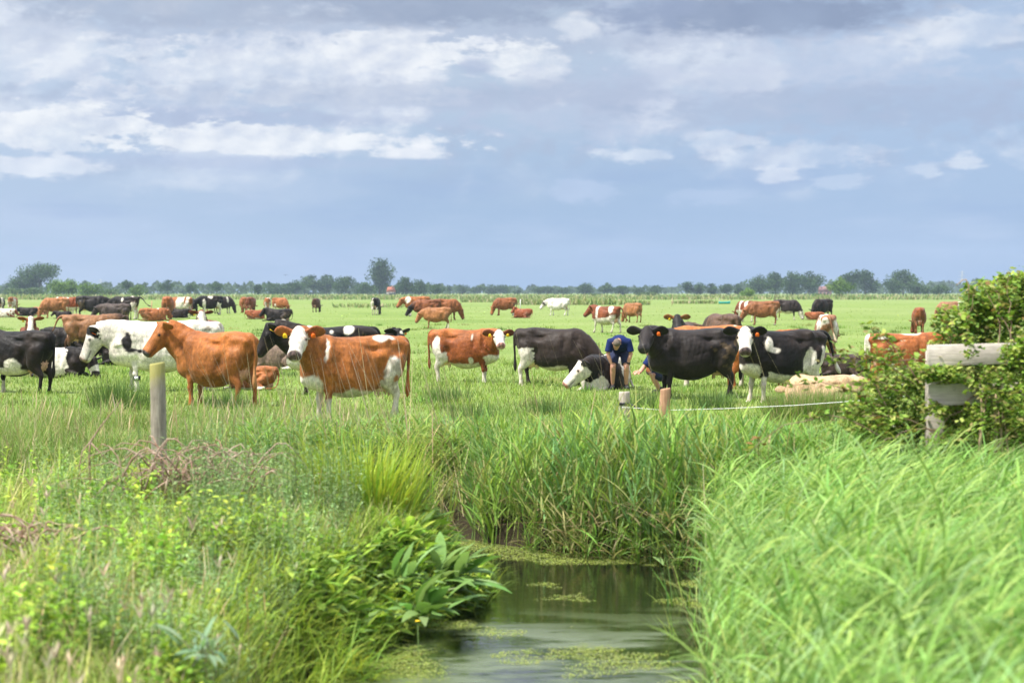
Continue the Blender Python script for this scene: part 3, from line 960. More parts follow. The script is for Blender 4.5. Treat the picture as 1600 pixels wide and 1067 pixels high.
def blades(root, azim, elev, length, droop, width, col, lev=4, roll=None, prof=(1.0, 1.0, .72, .10), colj=0.0):
    """curved leaf blades -> V, Q, C. prof gives the relative width at each level"""
    N_ = len(root)
    lev = len(prof)
    root = np.asarray(root, float)
    V = np.empty((N_, lev, 2, 3))
    side = np.stack([-np.sin(azim), np.cos(azim), np.zeros(N_)], 1)
    if roll is not None:
        # turn the blade's width about its own axis
        up = np.stack([-np.sin(elev) * np.cos(azim), -np.sin(elev) * np.sin(azim), np.cos(elev)], 1)
        side = side * np.cos(roll)[:, None] + up * np.sin(roll)[:, None]
    p = root.copy()
    for k in range(lev):
        wv = side * (width * prof[k] * .5)[:, None]
        V[:, k, 0] = p - wv; V[:, k, 1] = p + wv
        e = elev - droop * (k + .5) / (lev - 1)
        step = (length / (lev - 1))[:, None]
        p = p + step * np.stack([np.cos(e) * np.cos(azim), np.cos(e) * np.sin(azim), np.sin(e)], 1)
    base = (np.arange(N_) * lev * 2)[:, None]
    Q = np.concatenate([base + np.array([2 * k, 2 * k + 1, 2 * k + 3, 2 * k + 2])[None] for k in range(lev - 1)])
    C = np.repeat(np.asarray(col, float), lev * 2, axis=0)
    return V.reshape(-1, 3), Q, C

def merge(parts):
    Vs, Qs, Cs, k = [], [], [], 0
    for V_, Q_, C_ in parts:
        Vs.append(V_); Qs.append(Q_ + k); Cs.append(C_); k += len(V_)
    return np.concatenate(Vs), np.concatenate(Qs), np.concatenate(Cs)

def stuff(name, parts, mat=None, label=None, cat=None, kind='stuff', parent=None, loc=None):
    V_, Q_, C_ = merge(parts)
    o = link(name, mesh_np(name, V_, quads=Q_, col=C_, mats=[mat or M_LEAF]), parent, loc)
    if kind or label: tag(o, label, cat, kind=kind)
    return o

def U(a, b, n_): return rng.uniform(a, b, n_)
def tint(n_, palette, jit=.18, wts=None):
    pal = np.array(palette)
    c_ = pal[rng.choice(len(pal), n_, p=wts)]
    return c_ * (1 + rng.normal(0, jit, (n_, 1))).clip(.5, 1.6) * (1 + rng.normal(0, .05, (n_, 3)))

def frustum_pts(n_, d0, d1, px0, px1, power=1.0):
    """random ground points seen between two photo columns and two distances"""
    y = d0 + (d1 - d0) * rng.random(n_) ** power
    px = U(px0, px1, n_)
    x = (px - 800) / F_PX * y
    return x, y
# ------------------------------------------------------------------ meadow turf
G_MEADOW = [(.17, .255, .045), (.20, .29, .055), (.245, .32, .08), (.14, .22, .042), (.29, .33, .12)]
def turf(n_, d0, d1, power, ln, wd, pal, px=(-150, 1750), el=(50, 86), patch=None):
    x, y = frustum_pts(n_, d0, d1, *px, power=power)
    p = np.column_stack([x, y])
    f = wavefield(p, .22, 31, 3); f2 = wavefield(p, .9, 32, 2)
    ok = ~in_water(x, y) & (field(x, y) > -.5)
    if patch is not None: ok &= (f + .5 * f2 + rng.normal(0, .25, n_)) > patch
    x, y, f, f2 = x[ok], y[ok], f[ok], f2[ok]
    n_ = len(x)
    z = field(x, y) - .01
    L_ = U(*ln, n_) * (1 + .55 * f + .35 * f2).clip(.35, 2)
    c_ = tint(n_, pal) * (1 + .18 * f2 + .12 * f)[:, None]
    return blades(np.column_stack([x, y, z]), U(0, 2 * pi, n_), R(1) * U(*el, n_), L_, U(.2, 1.2, n_), U(*wd, n_), c_, prof=(1, .85, .12))
yv = 6 + 22 * rng.random(16000); xv = 2.4 + .27 * yv + U(-.6, 6.5, 16000)
stuff('verge_grass', [blades(np.column_stack([xv, yv, field(xv, yv)]), U(0, 6.28, 16000), R(1) * U(50, 86, 16000), U(.2, .6, 16000), U(.3, 1.4, 16000), U(.010, .020, 16000), tint(16000, [(.20, .34, .08), (.25, .38, .10), (.16, .28, .06)]))], label='tall grass on the verge beyond the reed bed', cat='grass')
stuff('meadow_grass', [turf(150000, 23.5, 62, 1.25, (.07, .17), (.011, .02), G_MEADOW, px=(-350, 1980)),
                       turf(30000, 60, 170, 1.0, (.05, .11), (.03, .06), G_MEADOW, el=(15, 60)),
                       turf(7000, 168, 420, 1.0, (.06, .14), (.08, .16), G_MEADOW, el=(15, 60))],
      label='short grazed grass covering the meadow', cat='grass')
nc = 330
cx_, cy_ = frustum_pts(nc, 32, 130, -100, 1700, power=1.3)
x = np.repeat(cx_, 55) + rng.normal(0, .22, nc * 55) * np.repeat(U(.5, 1.5, nc), 55); y = np.repeat(cy_, 55) + rng.normal(0, .30, nc * 55); n_ = len(x)
stuff('pasture_tufts', [blades(np.column_stack([x, y, np.zeros(n_)]), U(0, 6.28, n_), R(1) * U(50, 88, n_), np.repeat(U(.08, .24, nc), 55) * U(.6, 1.2, n_), U(.1, .9, n_), np.repeat(.009 + cy_ * .00022, 55), np.repeat(tint(nc, [(.12, .20, .045), (.15, .25, .05), (.18, .26, .06), (.28, .30, .12)]), 55, 0) * (1 + rng.normal(0, .12, (n_, 1))), prof=(1, .8, .1))], label='scattered uneaten tufts in the grazed pasture', cat='grass')
# rough long grass before the cattle
G_ROUGH = [(.17, .27, .06), (.21, .31, .085), (.13, .21, .05), (.30, .32, .13), (.19, .29, .065), (.36, .32, .17)]
rough = [turf(12000, 24.3, 30.5, 1.0, (.12, .28), (.007, .013), G_ROUGH, px=(450, 700), el=(62, 88), patch=-.35),
         turf(26000, 24.3, 31.5, 1.0, (.20, .42), (.007, .013), G_ROUGH, px=(-120, 470), el=(62, 88), patch=-.35),
         turf(14000, 24.3, 30.0, 1.0, (.12, .28), (.007, .013), G_ROUGH[:3], px=(640, 1750), el=(62, 88), patch=-.1)]
x, y = frustum_pts(260, 24.5, 31, -100, 560)
rough.append(blades(np.column_stack([x, y, field(x, y)]), U(0, 6.28, 260), R(1) * U(74, 89, 260), U(.45, .7, 260), U(.1, .5, 260), U(.007, .012, 260), tint(260, [(.45, .36, .22), (.5, .40, .27), (.38, .33, .18)]), prof=(.4, .35, .4, 1.5, .3)))
stuff('long_grass', rough, label='long rough grass with pale seed heads in front of the herd', cat='grass')

def clump(name, px, py, d, n_, ln, wd, pal, spread, el=(62, 88), droop=(.2, .9), label=None, cat='grass tuft', group=None, z=None, azm=None, prof=(1, .8, .5, .1), jit=.16):
    """one tuft of grass-like leaves, standing at the point under photo pixel (px, py)"""
    if d is None: d = CAM_Z * F_PX / (py - HOR)
    x0 = (px - 800) / F_PX * d
    a = U(0, 6.28, n_); r_ = spread * np.sqrt(rng.random(n_))
    x, y = r_ * np.cos(a), r_ * np.sin(a) * .8
    zz = field(x + x0, y + d)
    z0 = float(field(np.array([x0]), np.array([d]))[0]) if z is None else z
    zz = np.maximum(zz, -.9) - z0
    az_ = a + rng.normal(0, .5, n_) if azm is None else rng.normal(azm[0], azm[1], n_)
    o = stuff(name, [blades(np.column_stack([x, y, zz]), az_, R(1) * U(*el, n_), U(*ln, n_), U(*droop, n_), U(*wd, n_), tint(n_, pal, jit), prof=prof)], kind=None, loc=(x0, d, z0))
    tag(o, label, cat, group)
    return o
RUSH = [(.085, .15, .045), (.11, .185, .055), (.14, .215, .065)]
for px, py, sp, hh, nn, lb in ((185, 640, .55, .62, 650, 'dark green rush tuft left of the tall grey post'), (352, 640, .4, .4, 300, 'low rush tuft at the hooves of the plain red cow'),
                           (752, 664, .6, .42, 380, 'broad dark rush tuft in the open grass left of the lying white-headed cow'), (858, 650, .55, .38, 320, 'rush tuft just in front of the grazing black cow'),
                           (700, 628, .5, .36, 350, 'low tuft under the belly of the brown cow with white face'), (1112, 640, .4, .42, 350, 'rush tuft before the hind legs of the plain black cow'),
                           (560, 668, .4, .3, 250, 'small tuft between the legs of the red and white cow'), (1010, 640, .5, .4, 350, 'tuft behind the two short fence stakes'), (1262, 652, .6, .45, 520, 'pale tuft in front of the cream coloured lying cow')):
    clump('rush_tuft', px, py, None, nn, (hh * .6, hh * 1.1), (.007, .012), RUSH, sp, el=(66, 89), droop=(.05, .5), label=lb, cat='grass tuft', group='rush tufts in the meadow')

for px, lb in ((1250, 'grass tuft before the shoulder of the cream coloured cow'), (1298, 'grass tuft before the flank of the cream coloured cow'), (1338, 'grass tuft before the rump of the cream coloured cow')):
    clump('grass_tuft', px, 0, 32.0, 900, (.34, .66), (.008, .015), G_ROUGH, .55, el=(62, 89), droop=(.1, .7), label=lb, cat='grass tuft', z=0.0)
# ------------------------------------------------------------------ reeds: leafy stems
def reed_stems(x, y, z, top, pal, leaves=7, lean=(0, .12), llen=(.3, .5), lw=(.016, .028), wind=None, wsd=.7, droop=(.5, 1.5), lel=(45, 75), start=.25):
    n_ = len(x)
    h = np.maximum(top - z, .25)
    az0 = rng.normal(lean[0], .9, n_); ln_ = np.abs(rng.normal(0, lean[1], n_))
    parts = []
    root = np.column_stack([x, y, z])
    scol = tint(n_, pal, .12)
    parts.append(blades(root, az0, pi / 2 - ln_, h, np.full(n_, .12), np.full(n_, .009), scol * .9, prof=(1, .8, .5, .3)))
    tops = []
    for k in range(leaves):
        t = start + (1 - start) * (k + rng.random(n_)) / leaves
        off = h * t
        r0 = root + np.column_stack([np.cos(az0) * np.sin(ln_) * off, np.sin(az0) * np.sin(ln_) * off, np.cos(ln_) * off])
        a = (U(0, 6.28, n_) if wind is None else np.where(rng.random(n_) < .8, rng.normal(wind, wsd, n_), U(0, 6.28, n_)))
        L_ = U(*llen, n_) * (1 - .35 * np.abs(t - .55))
        parts.append(blades(r0, a, R(1) * U(*lel, n_), L_, U(*droop, n_), U(*lw, n_), scol * (1 + rng.normal(0, .13, (n_, 1))), roll=rng.normal(0, .5, n_), prof=(.45, 1, .95, .6, .06)))
    return parts
# far bank
n_ = 1350
px = U(735, 1340, n_); d_ = 21.0 + 5.5 * rng.random(n_)
x = (px - 800) / F_PX * d_
yf = np.interp(x, *YF)
d_ = yf - .35 + 3.0 * rng.random(n_) ** 1.2
x = (px - 800) / F_PX * d_
z = np.maximum(field(x, d_), -.88)
tp = np.interp(px, [735, 800, 880, 960, 1250, 1340], [-.08, .10, .32, .46, .46, .28]) + .12 * wavefield(np.column_stack([x, d_]), .5, 9, 2) + rng.normal(0, .11, n_) - .16 * (d_ - yf) / 3
REED = [(.17, .31, .06), (.22, .36, .075), (.14, .27, .08), (.29, .40, .08), (.19, .32, .12), (.33, .36, .12)]
stuff('reed_bank', reed_stems(x, d_, z, tp, REED, leaves=7, lean=(.2, .15), droop=(.1, .9), lel=(52, 80), lw=(.014, .025), llen=(.32, .55)), label='tall green reeds along the far bank of the ditch', cat='reeds')
n_ = 380
px = U(815, 1290, n_); x = (px - 800) / F_PX * 22; d_ = np.interp(x, *YF) + U(-.55, .25, n_) + .25 * wavefield(x[:, None], .6, 66, 2); x = (px - 800) / F_PX * d_
z = np.maximum(field(x, d_), -.88)
tp = z + U(.18, .85, n_) * (1 - .25 * wavefield(x[:, None], .9, 67, 2))
stuff('waterline_reeds', reed_stems(x, d_, z, tp, REED[:2] + [(.22, .27, .08), (.33, .30, .14)], leaves=6, lean=(-1.2, .25), droop=(.2, 1.3), lel=(30, 80), lw=(.010, .022), llen=(.2, .42), start=.05), label='young reeds leaning out of the water under the far reed bank', cat='reeds')
# thinner mix of reeds, sedge and grass further left on the far bank
n_ = 900
px = U(380, 720, n_); d_ = 24.2 + 2.6 * rng.random(n_); x = (px - 800) / F_PX * d_
ok = d_ > np.interp(x, *YF) - .1
x, d_, px = x[ok], d_[ok], px[ok]; z = np.maximum(field(x, d_), -.88)
mixp = reed_stems(x, d_, z, -.02 + rng.normal(0, .12, len(x)), REED + [(.24, .27, .08)], leaves=6, lean=(.2, .2))
n_ = 4200
px = U(330, 900, n_); d_ = 23.6 + 3.4 * rng.random(n_); x = (px - 800) / F_PX * d_; ok = d_ > np.interp(x, *YF) - .05
x, d_ = x[ok], d_[ok]; n_ = len(x)
mixp.append(blades(np.column_stack([x, d_, np.maximum(field(x, d_), -.85)]), U(0, 6.28, n_), R(1) * U(60, 88, n_), np.maximum(.28, .22 + .45 * rng.random(n_) - np.maximum(field(x, d_), -.85)) * .9, U(.2, 1.2, n_), U(.009, .018, n_), tint(n_, REED + [(.25, .27, .08), (.36, .32, .15)])))
stuff('bank_sedge', mixp, label='mixed sedge and grass on the far ditch bank', cat='sedge')
# dead stalks of last year
n_ = 210
px = np.concatenate([U(360, 740, 165), U(1000, 1330, 12), U(700, 1000, 33)]); d_ = U(24.2, 26.6, n_); x = (px - 800) / F_PX * d_
z = np.maximum(field(x, d_), -.6)
dry = [blades(np.column_stack([x, d_, z]), rng.normal(pi, .5, n_), R(1) * rng.normal(74, 7, n_), U(.9, 1.75, n_), U(-.05, .25, n_), U(.008, .014, n_), tint(n_, [(.42, .33, .21), (.50, .42, .29), (.34, .25, .15)]), prof=(1, .9, .8, .6, .3)),]
n2_ = 260
px = U(640, 1250, n2_); x = (px - 800) / F_PX * 23.5; d2 = np.interp(x, *YF) + U(-.35, .5, n2_); x = (px - 800) / F_PX * d2
dry.append(blades(np.column_stack([x, d2, np.maximum(field(x, d2), -.8) + U(.0, .5, n2_)]), U(0, 6.28, n2_), R(1) * U(5, 60, n2_), U(.4, 1.0, n2_), U(0, .5, n2_), U(.008, .014, n2_), tint(n2_, [(.36, .27, .16), (.45, .36, .22), (.22, .15, .08)]), prof=(1, .9, .8, .5)))
stuff('dead_stalks', dry, M_DRY, label='straw coloured dead reed stalks leaning over the bank', cat='stalks')
# near right bank
n_ = 5600
d_ = 7.0 + 13.2 * rng.random(n_) ** .9
xr = np.interp(d_, *XR) - .12
x = xr + (2.0 + .27 * d_ - xr + .8) * rng.random(n_)
ok = (x / d_ * F_PX + 800) < 1800
x, d_ = x[ok], d_[ok]; n_ = len(x)
edge_ = np.clip((x - np.interp(d_, *XR)) / .8, 0, 1)
z = np.maximum(field(x, d_), -.85)
tp = .18 + .34 * edge_ + .20 * wavefield(np.column_stack([x, d_]), .42, 4, 3) + rng.normal(0, .06, n_)
RREED = [(.24, .40, .10), (.30, .45, .13), (.18, .33, .075), (.34, .45, .12), (.27, .41, .17), (.14, .27, .06)]
k2 = rng.random(n_) < .16
k3 = rng.random(n_) < .09
extra = reed_stems(x[k2], d_[k2], z[k2], tp[k2] + .05, [(.20, .33, .09), (.26, .40, .10), (.15, .27, .07)], leaves=6, lean=(0, .25), llen=(.3, .55), lw=(.014, .024), droop=(.3, 1.6), lel=(40, 80), start=.3)
m3 = int(k3.sum())
extra.append(blades(np.column_stack([x[k3], d_[k3], z[k3]]), U(0, 6.28, m3), R(1) * U(60, 86, m3), (tp - z)[k3] * U(.8, 1.1, m3), U(0, .4, m3), U(.006, .011, m3), tint(m3, [(.45, .38, .22), (.52, .44, .28), (.34, .27, .15)]), prof=(1, .9, .8, .5)))
stuff('reed_bed', extra + reed_stems(x, d_, z, tp, RREED, leaves=9, lean=(0.1, .2), llen=(.34, .66), lw=(.008, .015), wind=-.1, wsd=.6, droop=(.7, 1.7), lel=(45, 76), start=.2),
      label='pale green wind-combed reeds filling the near right bank', cat='reeds')

# ------------------------------------------------------------------ left bank
def bank_pts(n_, d0, d1, px0, px1, inset=.0):
    y = d0 + (d1 - d0) * rng.random(n_); px = U(px0, px1, n_); x = (px - 800) / F_PX * y
    ok = x < np.interp(y, *XL) - inset
    ok &= ~in_water(x, y)
    return x[ok], y[ok]
BANK = [(.27, .36, .08), (.33, .41, .10), (.22, .31, .07), (.40, .44, .12), (.28, .33, .13), (.44, .38, .19)]
parts = []
x, y = bank_pts(33000, 9.5, 24, -140, 760, .05)
n_ = len(x); f = wavefield(np.column_stack([x, y]), .5, 41, 3)
parts.append(blades(np.column_stack([x, y, np.maximum(field(x, y), -.85)]), U(0, 6.28, n_), R(1) * U(52, 88, n_), U(.16, .40, n_) * (1 + .75 * f).clip(.3, 2), U(.2, 1.4, n_), U(.006, .013, n_), tint(n_, BANK) * (1 + .35 * f)[:, None]))
y = U(12, 21.2, 2700); x = np.interp(y, *XL) + .30 - .95 * rng.random(2700) ** .8; n_ = len(x)
parts.append(blades(np.column_stack([x, y, np.maximum(field(x, y), -.85)]), rng.normal(-.3, 1.1, n_), R(1) * U(50, 86, n_), U(.25, .55, n_), U(.4, 1.6, n_), U(.007, .014, n_), tint(n_, [(.33, .43, .06), (.38, .46, .08), (.26, .38, .06), (.22, .33, .06)])))
stuff('bank_grass', parts, label='uneven tall grass on the near left bank', cat='grass')
# leafy herbs: stems with many small leaves
def herbs(n_, d0, d1, px0, px1, hgt, nl, ll, lw, pal, patch_seed, thr=0.0):
    x, y = bank_pts(n_, d0, d1, px0, px1, .1)
    f = wavefield(np.column_stack([x, y]), .45, patch_seed, 3)
    ok = f + rng.normal(0, .2, len(f)) > thr
    x, y = x[ok], y[ok]; n_ = len(x)
    lf = wavefield(np.column_stack([x, y]), .35, patch_seed + 7, 3)
    h = U(*hgt, n_) * (1 + .55 * lf).clip(.35, 1.8); root = np.column_stack([x, y, np.maximum(field(x, y), -.8)])
    az0 = U(0, 6.28, n_); ln_ = np.abs(rng.normal(0, .16, n_))
    c0 = tint(n_, pal, .16) * (1 + .30 * wavefield(np.column_stack([x, y]), .55, patch_seed + 9, 3))[:, None]
    ps = [blades(root, az0, pi / 2 - ln_, h, np.full(n_, .1), np.full(n_, .007), c0 * .8, prof=(1, .8, .6))]
    for k in range(nl):
        t = .12 + .88 * (k + rng.random(n_)) / nl
        r0 = root + np.column_stack([np.cos(az0) * np.sin(ln_), np.sin(az0) * np.sin(ln_), np.cos(ln_)]) * (h * t)[:, None]
        ps.append(blades(r0, k * 2.4 + U(-.5, .5, n_) + az0, R(1) * U(5, 60, n_), U(*ll, n_) * (1.15 - .6 * t), U(.3, 1.2, n_), U(*lw, n_) * (1.1 - .4 * t), c0 * (1 + rng.normal(0, .14, (n_, 1))), roll=rng.normal(0, .4, n_), prof=(.3, 1, .8, .05)))
    return ps
GREY = [(.22, .33, .135), (.27, .37, .16), (.19, .29, .11)]
NETT = [(.22, .37, .05), (.28, .43, .06), (.17, .29, .045), (.37, .47, .07)]
def edge_leaves(n_):
    y = U(15.5, 20.5, n_); x = np.interp(y, *XL) + .22 - .6 * rng.random(n_)
    z = np.maximum(field(x, y), -.8) + U(.0, .28, n_)
    return [blades(np.column_stack([x, y, z]), rng.normal(-.3, 1.2, n_), R(1) * U(0, 70, n_), U(.08, .24, n_), U(.4, 1.3, n_), U(.025, .075, n_), tint(n_, NETT + [(.16, .26, .07)], .2), roll=rng.normal(0, .4, n_), prof=(.3, 1, .85, .06))]
stuff('bank_herbs', edge_leaves(4300) + herbs(3800, 12, 23, 60, 560, (.28, .58), 15, (.05, .10), (.010, .018), GREY, 51, -.05)
      + herbs(3200, 10.5, 23, -120, 640, (.22, .48), 12, (.06, .13), (.028, .055), NETT, 52, .10)
      + herbs(900, 17, 23.5, 300, 560, (.4, .8), 18, (.05, .10), (.010, .02), GREY, 53, -.6),
      label='grey green leafy herbs crowding the near left bank', cat='herbs')
x, y = bank_pts(1500, 10, 23, -120, 560, .1); n_ = len(x)
f = wavefield(np.column_stack([x, y]), .4, 91, 3); ok = f > -.1; x, y = x[ok], y[ok]; n_ = len(x)
stuff('straw_stems', [blades(np.column_stack([x, y, field(x, y)]), U(0, 6.28, n_), R(1) * U(45, 86, n_), U(.25, .55, n_), U(0, .7, n_), U(.005, .010, n_), tint(n_, [(.48, .36, .22), (.40, .27, .16), (.55, .46, .30), (.33, .20, .13)]), prof=(1, .9, .8, .5))], M_DRY, label='straw coloured and rusty dead stems among the bank herbs', cat='stems')
# feathery seed heads
parts = []
for (nn, d0, d1, p0, p1, h0, h1) in ((90, 9.8, 13.0, -60, 450, .32, .5), (24, 13, 18, -60, 120, .35, .5), (14, 14, 17, 300, 600, .4, .5)):
    x, y = bank_pts(nn, d0, d1, p0, p1, .1); n_ = len(x)
    root = np.column_stack([x, y, field(x, y)]); a = rng.normal(2.2, 1.0, n_); e = R(1) * U(72, 88, n_); L_ = U(h0, h1, n_)
    cc = tint(n_, [(.55, .45, .33), (.60, .50, .38), (.50, .38, .29), (.58, .52, .36)])
    parts.append(blades(root, a, e, L_, np.full(n_, .15), np.full(n_, .004), cc * .8, prof=(1, 1, 1)))
    tip = root + np.stack([np.cos(e) * np.cos(a), np.cos(e) * np.sin(a), np.sin(e)], 1) * (L_ * .93)[:, None]
    for k in range(3):
        parts.append(blades(tip, a + k * 2.1, e - .1, U(.07, .12, n_), np.full(n_, .3), U(.012, .020, n_), cc, roll=np.full(n_, k * 1.05), prof=(.3, 1, .8, .1)))
stuff('seed_head_grass', parts, M_DRY, label='pinkish seed head grass at the bottom of the left bank', cat='grass')

YG = [(.33, .42, .045), (.27, .38, .05), (.40, .44, .07), (.22, .34, .05)]
clump('sedge_clump', 565, 0, 19.2, 700, (.55, 1.0), (.011, .022), YG, .52, el=(58, 88), droop=(.1, .9), label='large yellow green sedge clump at the water edge', cat='sedge', z=-.45, prof=(1, 1, .8, .45, .06))
clump('sedge_clump', 500, 0, 15.0, 430, (.35, .7), (.009, .018), YG[1:] + [(.18, .30, .05)], .40, el=(40, 80), droop=(.6, 1.8), label='drooping sedge clump below the big-leaved dock at the bottom', cat='sedge', z=-.35, azm=(-.3, 1.0), prof=(1, 1, .8, .45, .06))
clump('sedge_clump', 628, 0, 20.4, 260, (.45, .8), (.012, .022), YG[:3] + [(.16, .27, .06)], .3, el=(55, 85), droop=(.3, 1.1), label='small sedge clump beside the duckweed corner', cat='sedge', z=-.6, prof=(1, 1, .8, .45, .06))
clump('iris_clump', 880, 0, 22.3, 46, (.55, .9), (.024, .036), [(.20, .33, .05), (.25, .36, .06)], .16, el=(70, 89), droop=(.0, .4), label='upright sword-leaved iris in the reeds over the water', cat='iris', z=-.8, prof=(1, 1, .9, .6, .06))
clump('iris_clump', 785, 0, 23.0, 30, (.35, .6), (.024, .036), [(.20, .33, .05), (.25, .36, .06)], .2, el=(50, 85), droop=(.2, .8), label='short iris shoots rising from the duckweed', cat='iris', z=-.85, prof=(1, 1, .9, .6, .06))
clump('water_shoots', 1085, 0, 18.5, 40, (.25, .55), (.014, .024), REED, .3, el=(60, 88), droop=(.2, .8), label='loose green shoots standing in the water at the right', cat='water plant', z=-.85)
clump('water_shoots', 1100, 0, 16.6, 40, (.25, .5), (.014, .024), REED, .3, el=(60, 88), droop=(.2, .8), label='nearest green shoots in the water by the reed bed', cat='water plant', z=-.85)

# broad leaved docks
def dock(px, d, z0, n_, ll, lw, label, pal=((.13, .24, .06), (.17, .28, .08), (.20, .30, .11)), el=(15, 75), azm=None, cat='dock plant', name='dock_plant'):
    x0 = (px - 800) / F_PX * d
    a = U(0, 6.28, n_) if azm is None else rng.normal(azm[0], azm[1], n_)
    root = np.column_stack([rng.normal(0, .07, n_), rng.normal(0, .07, n_), U(0, .12, n_)])
    e = R(1) * U(*el, n_); L_ = U(*ll, n_)
    c_ = tint(n_, pal, .12)
    o = empty(name, (x0, d, z0)); tag(o, label, cat)
    st = blades(root, a, e, L_ * .35, np.zeros(n_), np.full(n_, .012), c_ * np.array([1.2, .8, .8]), prof=(1, .9, .8))
    tip = root + np.stack([np.cos(e) * np.cos(a), np.cos(e) * np.sin(a), np.sin(e)], 1) * (L_ * .34)[:, None]
    # two halves folded along the midrib
    r1 = rng.normal(0, .25, n_)
    lv = []
    for k, sg in ((0, 1), (1, -1)):
        V_, Q_, C_ = blades(tip, a, e, L_, U(.5, 1.1, n_), U(*lw, n_), c_ * (1 + .08 * sg), roll=r1, prof=(.25, .8, 1, .9, .6, .08))
        lv.append((V_, Q_, C_)); break
    stuff('leaf_stalks', [st], parent=o, kind='stuff'); stuff('leaves', lv, parent=o, kind='stuff')
    return o
dock(690, 17.9, -.60, 34, (.28, .50), (.08, .13), 'dock plant with big pale leaves hanging over the water', azm=(-.2, .9))
dock(640, 18.7, -.45, 26, (.22, .40), (.06, .11), 'dock plant behind the one overhanging the water', el=(40, 85))
dock(625, 16.8, -.45, 26, (.22, .38), (.06, .10), 'dock plant lower on the bank, left of the overhanging one', azm=(-.5, 1.2))
dock(575, 18.2, -.38, 26, (.22, .42), (.07, .11), 'dock plant between the two sedge clumps', el=(30, 80))
dock(655, 16.2, -.62, 24, (.24, .42), (.07, .12), 'lowest dock plant at the water edge, nearest the camera', azm=(-.4, 1.1), el=(15, 70))
dock(600, 17.8, -.42, 22, (.2, .36), (.05, .09), 'upright dock plant behind the lowest one', el=(50, 88))
dock(1040, 21.4, -.72, 20, (.25, .45), (.06, .11), 'dock plant in the dark hollow under the far reeds', pal=((.10, .18, .06), (.13, .22, .09)), el=(30, 80), azm=(-1.8, .8))
dock(985, 22.3, -.70, 14, (.22, .4), (.05, .09), 'bright green dock plant among the far reeds', el=(40, 85))
dock(320, 11.6, -.08, 26, (.14, .22), (.025, .04), 'grey green lance-leaved plant at the bottom edge', pal=((.16, .25, .15), (.20, .30, .17)), el=(10, 80), cat='plant', name='lance_leaf_plant')
dock(1030, 0 + 21.2, -.8, 10, (.2, .34), (.05, .08), 'low dock plant dipping into the water at the far corner', el=(5, 50), azm=(-1.8, 1))

# buttercups
M_BUT = pmat('buttercup_yellow', (.85, .60, .02), .5)
first = None
for px, py, d, lb in ((293, 940, 15.5, 'yellow buttercup near the bottom seed heads'), (403, 860, 17.5, 'yellow buttercup in the grey green herbs'), (362, 902, 16.4, 'yellow buttercup below the herb patch'), (500, 902, 16, 'yellow buttercup left of the dock leaves'), (652, 972, 15.8, 'yellow buttercup at the water edge')):
    p = at_depth(px, py, d)
    z0 = float(field(p[0], p[1]))
    o = empty('buttercup', (p[0], p[1], z0)); tag(o, lb, 'flower', 'buttercups on the left bank')
    g = Geo(); g.tube([(0, 0, 0), (.01, 0, (p[2] - z0) * .5), (0, 0, p[2] - z0)], .003, 5); g.build('stem', pmat('stem_green', (.12, .2, .05)), o)
    g = Geo()
    for k in range(5):
        a = k * 2 * pi / 5
        g.ball((.012 * cos(a), .012 * sin(a), p[2] - z0 + .004), (.010, .010, .005), 6, 4)
    g.build('petals', M_BUT, o)

# ------------------------------------------------------------------ duckweed
n_ = 260000
y = 12 + 12.5 * rng.random(n_); xl = np.interp(y, *XL); xr = np.interp(y, *XR)
x = np.where(y > 21.5, -3.5, xl) + (xr - np.where(y > 21.5, -3.5, xl)) * rng.random(n_)
p = np.column_stack([x * .7, y * 1.0])
f = wavefield(p, .55, 77, 4)
yf = np.interp(x, *YF)
near_edge = np.clip(1 - (yf - y) / np.interp(x, [-2, -.6, .6, 1.5], [2.4, 2.0, 1.15, .8]), 0, 1)
near_cam = np.interp(y, [14, 16.0, 17.0, 18], [.30, .12, -.3, -.9])
mid = .75 * np.exp(-((y - 19.3) / 1.0) ** 2) * np.clip((x - .0) / .5, 0, 1)
streak = wavefield(np.column_stack([x, y * 1.6]), .35, 79, 3)
dens = f * 1.1 + near_edge * 4 + near_cam + mid - .12 + .6 * streak
ok = dens > rng.random(n_) ** 1.6 * 2.2
ok &= (y < yf)
x, y = x[ok], y[ok]; n_ = len(x)
s_ = U(.005, .012, n_)
a = U(0, 6.28, n_)
corners = np.stack([np.stack([np.cos(a + k * pi / 2) * s_, np.sin(a + k * pi / 2) * s_, np.full(n_, 0.)], 1) for k in range(4)], 1)
V_ = (np.column_stack([x, y, np.full(n_, WATER_Z + .004) + U(0, .003, n_)])[:, None, :] + corners).reshape(-1, 3)
Q_ = np.arange(n_ * 4).reshape(-1, 4)
C_ = np.repeat(tint(n_, [(.32, .40, .07), (.38, .44, .10), (.27, .35, .08), (.38, .41, .18)], .12), 4, 0)
stuff('duckweed', [(V_, Q_, C_)], label='floating duckweed streaks on the ditch water', cat='duckweed')
